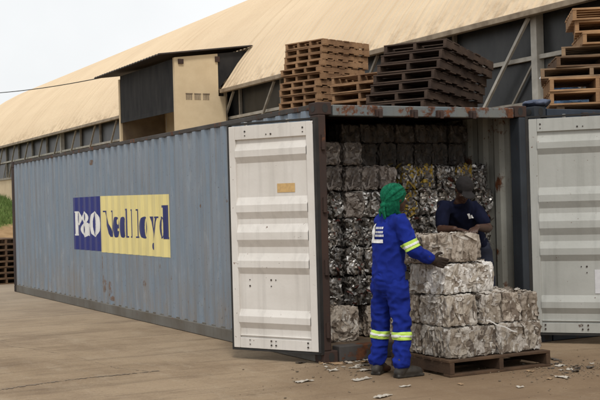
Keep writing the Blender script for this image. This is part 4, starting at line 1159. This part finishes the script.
for h, kn, an in ((hipR, kneR, ankR), (hipL, kneL, ankL)): limb(tr, [pel + (h-pel)*.7, h - U*.04, h.lerp(kn, .5), kn, kn.lerp(an, .5), an], [.118, .112, .10, .085, .08, .078])
link('trousers', remeshed(tr, 'trousers', .010, M['trouser'], 4, .012, 9, (1, 1, .8), 3), p2)
boots(p2, ((ankR, Vector((-.3, -.95, 0))), (ankL, Vector((.1, -1, 0)))), M['boot'])
HUn = (HU - HD*HU.dot(HD)).normalized(); HSn = HD.cross(HUn)
cp = MB(); ell3(cp, hed + HUn*.045 - HD*.014, .087, .107, .085, (HSn, HD, HUn), 18, 12)
ell3(cp, hed + HUn*.045 + HD*.125, .070, .065, .010, (HSn, HD, HUn), 16, 8)
link('cap', remeshed(cp, 'cap', .006, M['cap'], 3, .004, 14), p2)
e = MB()
for sg in (-1, 1): ell3(e, hed + HSn*sg*.030 - HUn*.004 + HD*.076, .011, .010, .008, (HSn, HD, HUn), 10, 7)
e.build('eye', M['eye'], p2, smooth=True)

# ------------------------------------------------------------------ small things on the containers
def lump(name, c, sx, sy, sz, mat, seed, label, cat):
    mb = MB(); ell3(mb, (0, 0, sz), sx, sy, sz, None, 28, 16)
    vs_ = []
    for p in mb.v:
        q = Vector(p); n1 = noise.noise_vector(q*7 + Vector((seed, 0, 0)))*.05 + noise.noise_vector(q*22)*.022
        q += n1*min(1, sz*14); q.z = max(.0, q.z); vs_.append(tuple(q))
    mb.v = vs_; o = mb.build(name, mat); o.location = c
    return tag(o, label, cat)
lump('tarpaulin', (2.66, .12, 2.434), .14, .16, .04, M['tarp'], 1, 'crumpled faded blue tarpaulin lying between the two container roofs', 'tarpaulin')
lump('plastic_sheet', (4.50, 1.80, 2.4395), .30, .26, .225, M['bluebag'], 2, 'blue plastic sheet bundle behind the right-hand pallets', 'plastic sheet')
lump('sack', (4.47, 1.78, 2.865), .34, .24, .11, M['whitebag'], 3, 'white sack lying on the blue plastic bundle', 'sack')

# litter
LG = 'litter scattered on the yard'
LIT = [(.13, -.40, .09, .03, 'w', 'white paper scrap near the rusty door post'), (.09, -.60, .12, .05, 'w', 'crumpled white scrap left of the left boot'),
       (-.14, -.42, .10, .05, 'w', 'white paper scrap in front of the rusty post'), (.10, -.06, .16, .09, 't', 'brown cardboard piece lying against the rusty post'),
       (.22, -.07, .10, .05, 'w', 'white crumpled paper under the container sill'), (.35, -.15, .09, .05, 't', 'small tan cardboard bit under the sill'),
       (-.645, -.813, .17, .06, 'w', 'flat pale paper trodden into the yard, far from the bales'), (-.2, -1.02, .20, .05, 'w', 'long white paper strip in front of the left boot'),
       (-.10, -1.545, .10, .035, 'w', 'bright white scrap in front of the right boot'), (-.49, -1.84, .18, .05, 'w', 'long pale scrap at the front edge of the yard'),
       (1.60, -1.42, .10, .05, 'w', 'white scrap right of the pallet'), (1.52, -1.63, .08, .04, 'w', 'small white scrap among dark bits right of the pallet'),
       (1.19, -1.93, .13, .05, 'w', 'flat white paper in front of the pallet\'s right corner'), (1.18, -1.52, .07, .03, 't', 'tan scrap beside the pallet\'s right corner'),
       (.60, -2.12, .06, .03, 'w', 'tiny pale scrap in front of the pallet'), (1.48, -1.75, .09, .04, 'd', 'dark scrap right of the pallet'),
       (1.82, -1.08, .12, .05, 'd', 'dark plastic bit under the grey door'), (1.66, -1.30, .06, .04, 'd', 'small dark bit beside the pallet corner'),
       (1.73, -1.65, .11, .04, 'd', 'dark flat strip right of the pallet at the picture edge'), (-.14, .2, .10, .05, 'd', 'dark scrap under the white door'),
       (.02, .05, .12, .06, 't', 'bent cardboard flap at the foot of the rusty post'), (.27, -.30, .13, .04, 'd', 'dark plastic strip on the ground behind the boots'),
       (1.05, -1.93, .06, .03, 't', 'tiny tan scrap in front of the pallet centre'), (.31, -1.73, .06, .025, 't', 'tiny tan scrap left of the pallet front'),
       (.45, -.05, .11, .06, 'w', 'crumpled pale scrap behind the left boot')]
rl = random.Random(9)
PL = ['tiny scrap among the litter under the door sill', 'tiny scrap among the litter right of the pallet']
for k in range(44):
    if k < 26: LIT.append((rl.gauss(.12, .22), rl.gauss(-.25, .22), rl.uniform(.02, .07), rl.uniform(.012, .035), rl.choice('wtdw'), PL[0]))
    else: LIT.append((rl.gauss(1.62, .16), rl.gauss(-1.55, .22), rl.uniform(.02, .06), rl.uniform(.012, .03), rl.choice('wtdd'), PL[1]))
for x, y, a, b, c, lab in LIT:
    mb = MB(); rows = []; ph = rl.uniform(0, 6.28); sd_ = rl.uniform(0, 50)
    for i in range(6):
        row = []
        for j in range(8):
            px, py = (j/7-.5)*.95*a, (i/5-.5)*1.3*b
            px *= 1 - .25*noise.noise(Vector((py*30, sd_, 0))); py *= 1 - .5*noise.noise(Vector((px*20, sd_, 3)))
            zz = .006 + abs(noise.noise(Vector((px*22, py*22, sd_))))*.022*min(1, b/.04)
            row.append((px*math.cos(ph*.3) - py*math.sin(ph*.3), px*math.sin(ph*.3) + py*math.cos(ph*.3), zz))
        rows.append(row)
    mb.sheet(rows, thick=(0, 0, -.003)); o = mb.build('litter_scrap', M['scrap'+c]); o.location = (x, y, 0); o.rotation_euler = (0, 0, rl.uniform(-.5, .3))
    tag(o, lab, 'litter', LG)
grit = MB(); rg = random.Random(31)
for k in range(900):
    if k < 500: x, y = rg.gauss(1.55, .35), rg.gauss(-1.65, .25)
    elif k < 700: x, y = rg.gauss(.1, .3), rg.gauss(-.35, .3)
    else: x, y = rg.uniform(-3.5, 2.5), rg.uniform(-2.8, -.6)
    s = abs(rg.gauss(0, .0045)) + .0015; ell3(grit, (x, y, s*.5), s, s*rg.uniform(.6, 1), s*.6, None, 5, 4)
tag(grit.build('gravel', M['gritm'], fixn=False), 'loose grit and crumbs scattered on the yard', 'grit', kind='stuff')
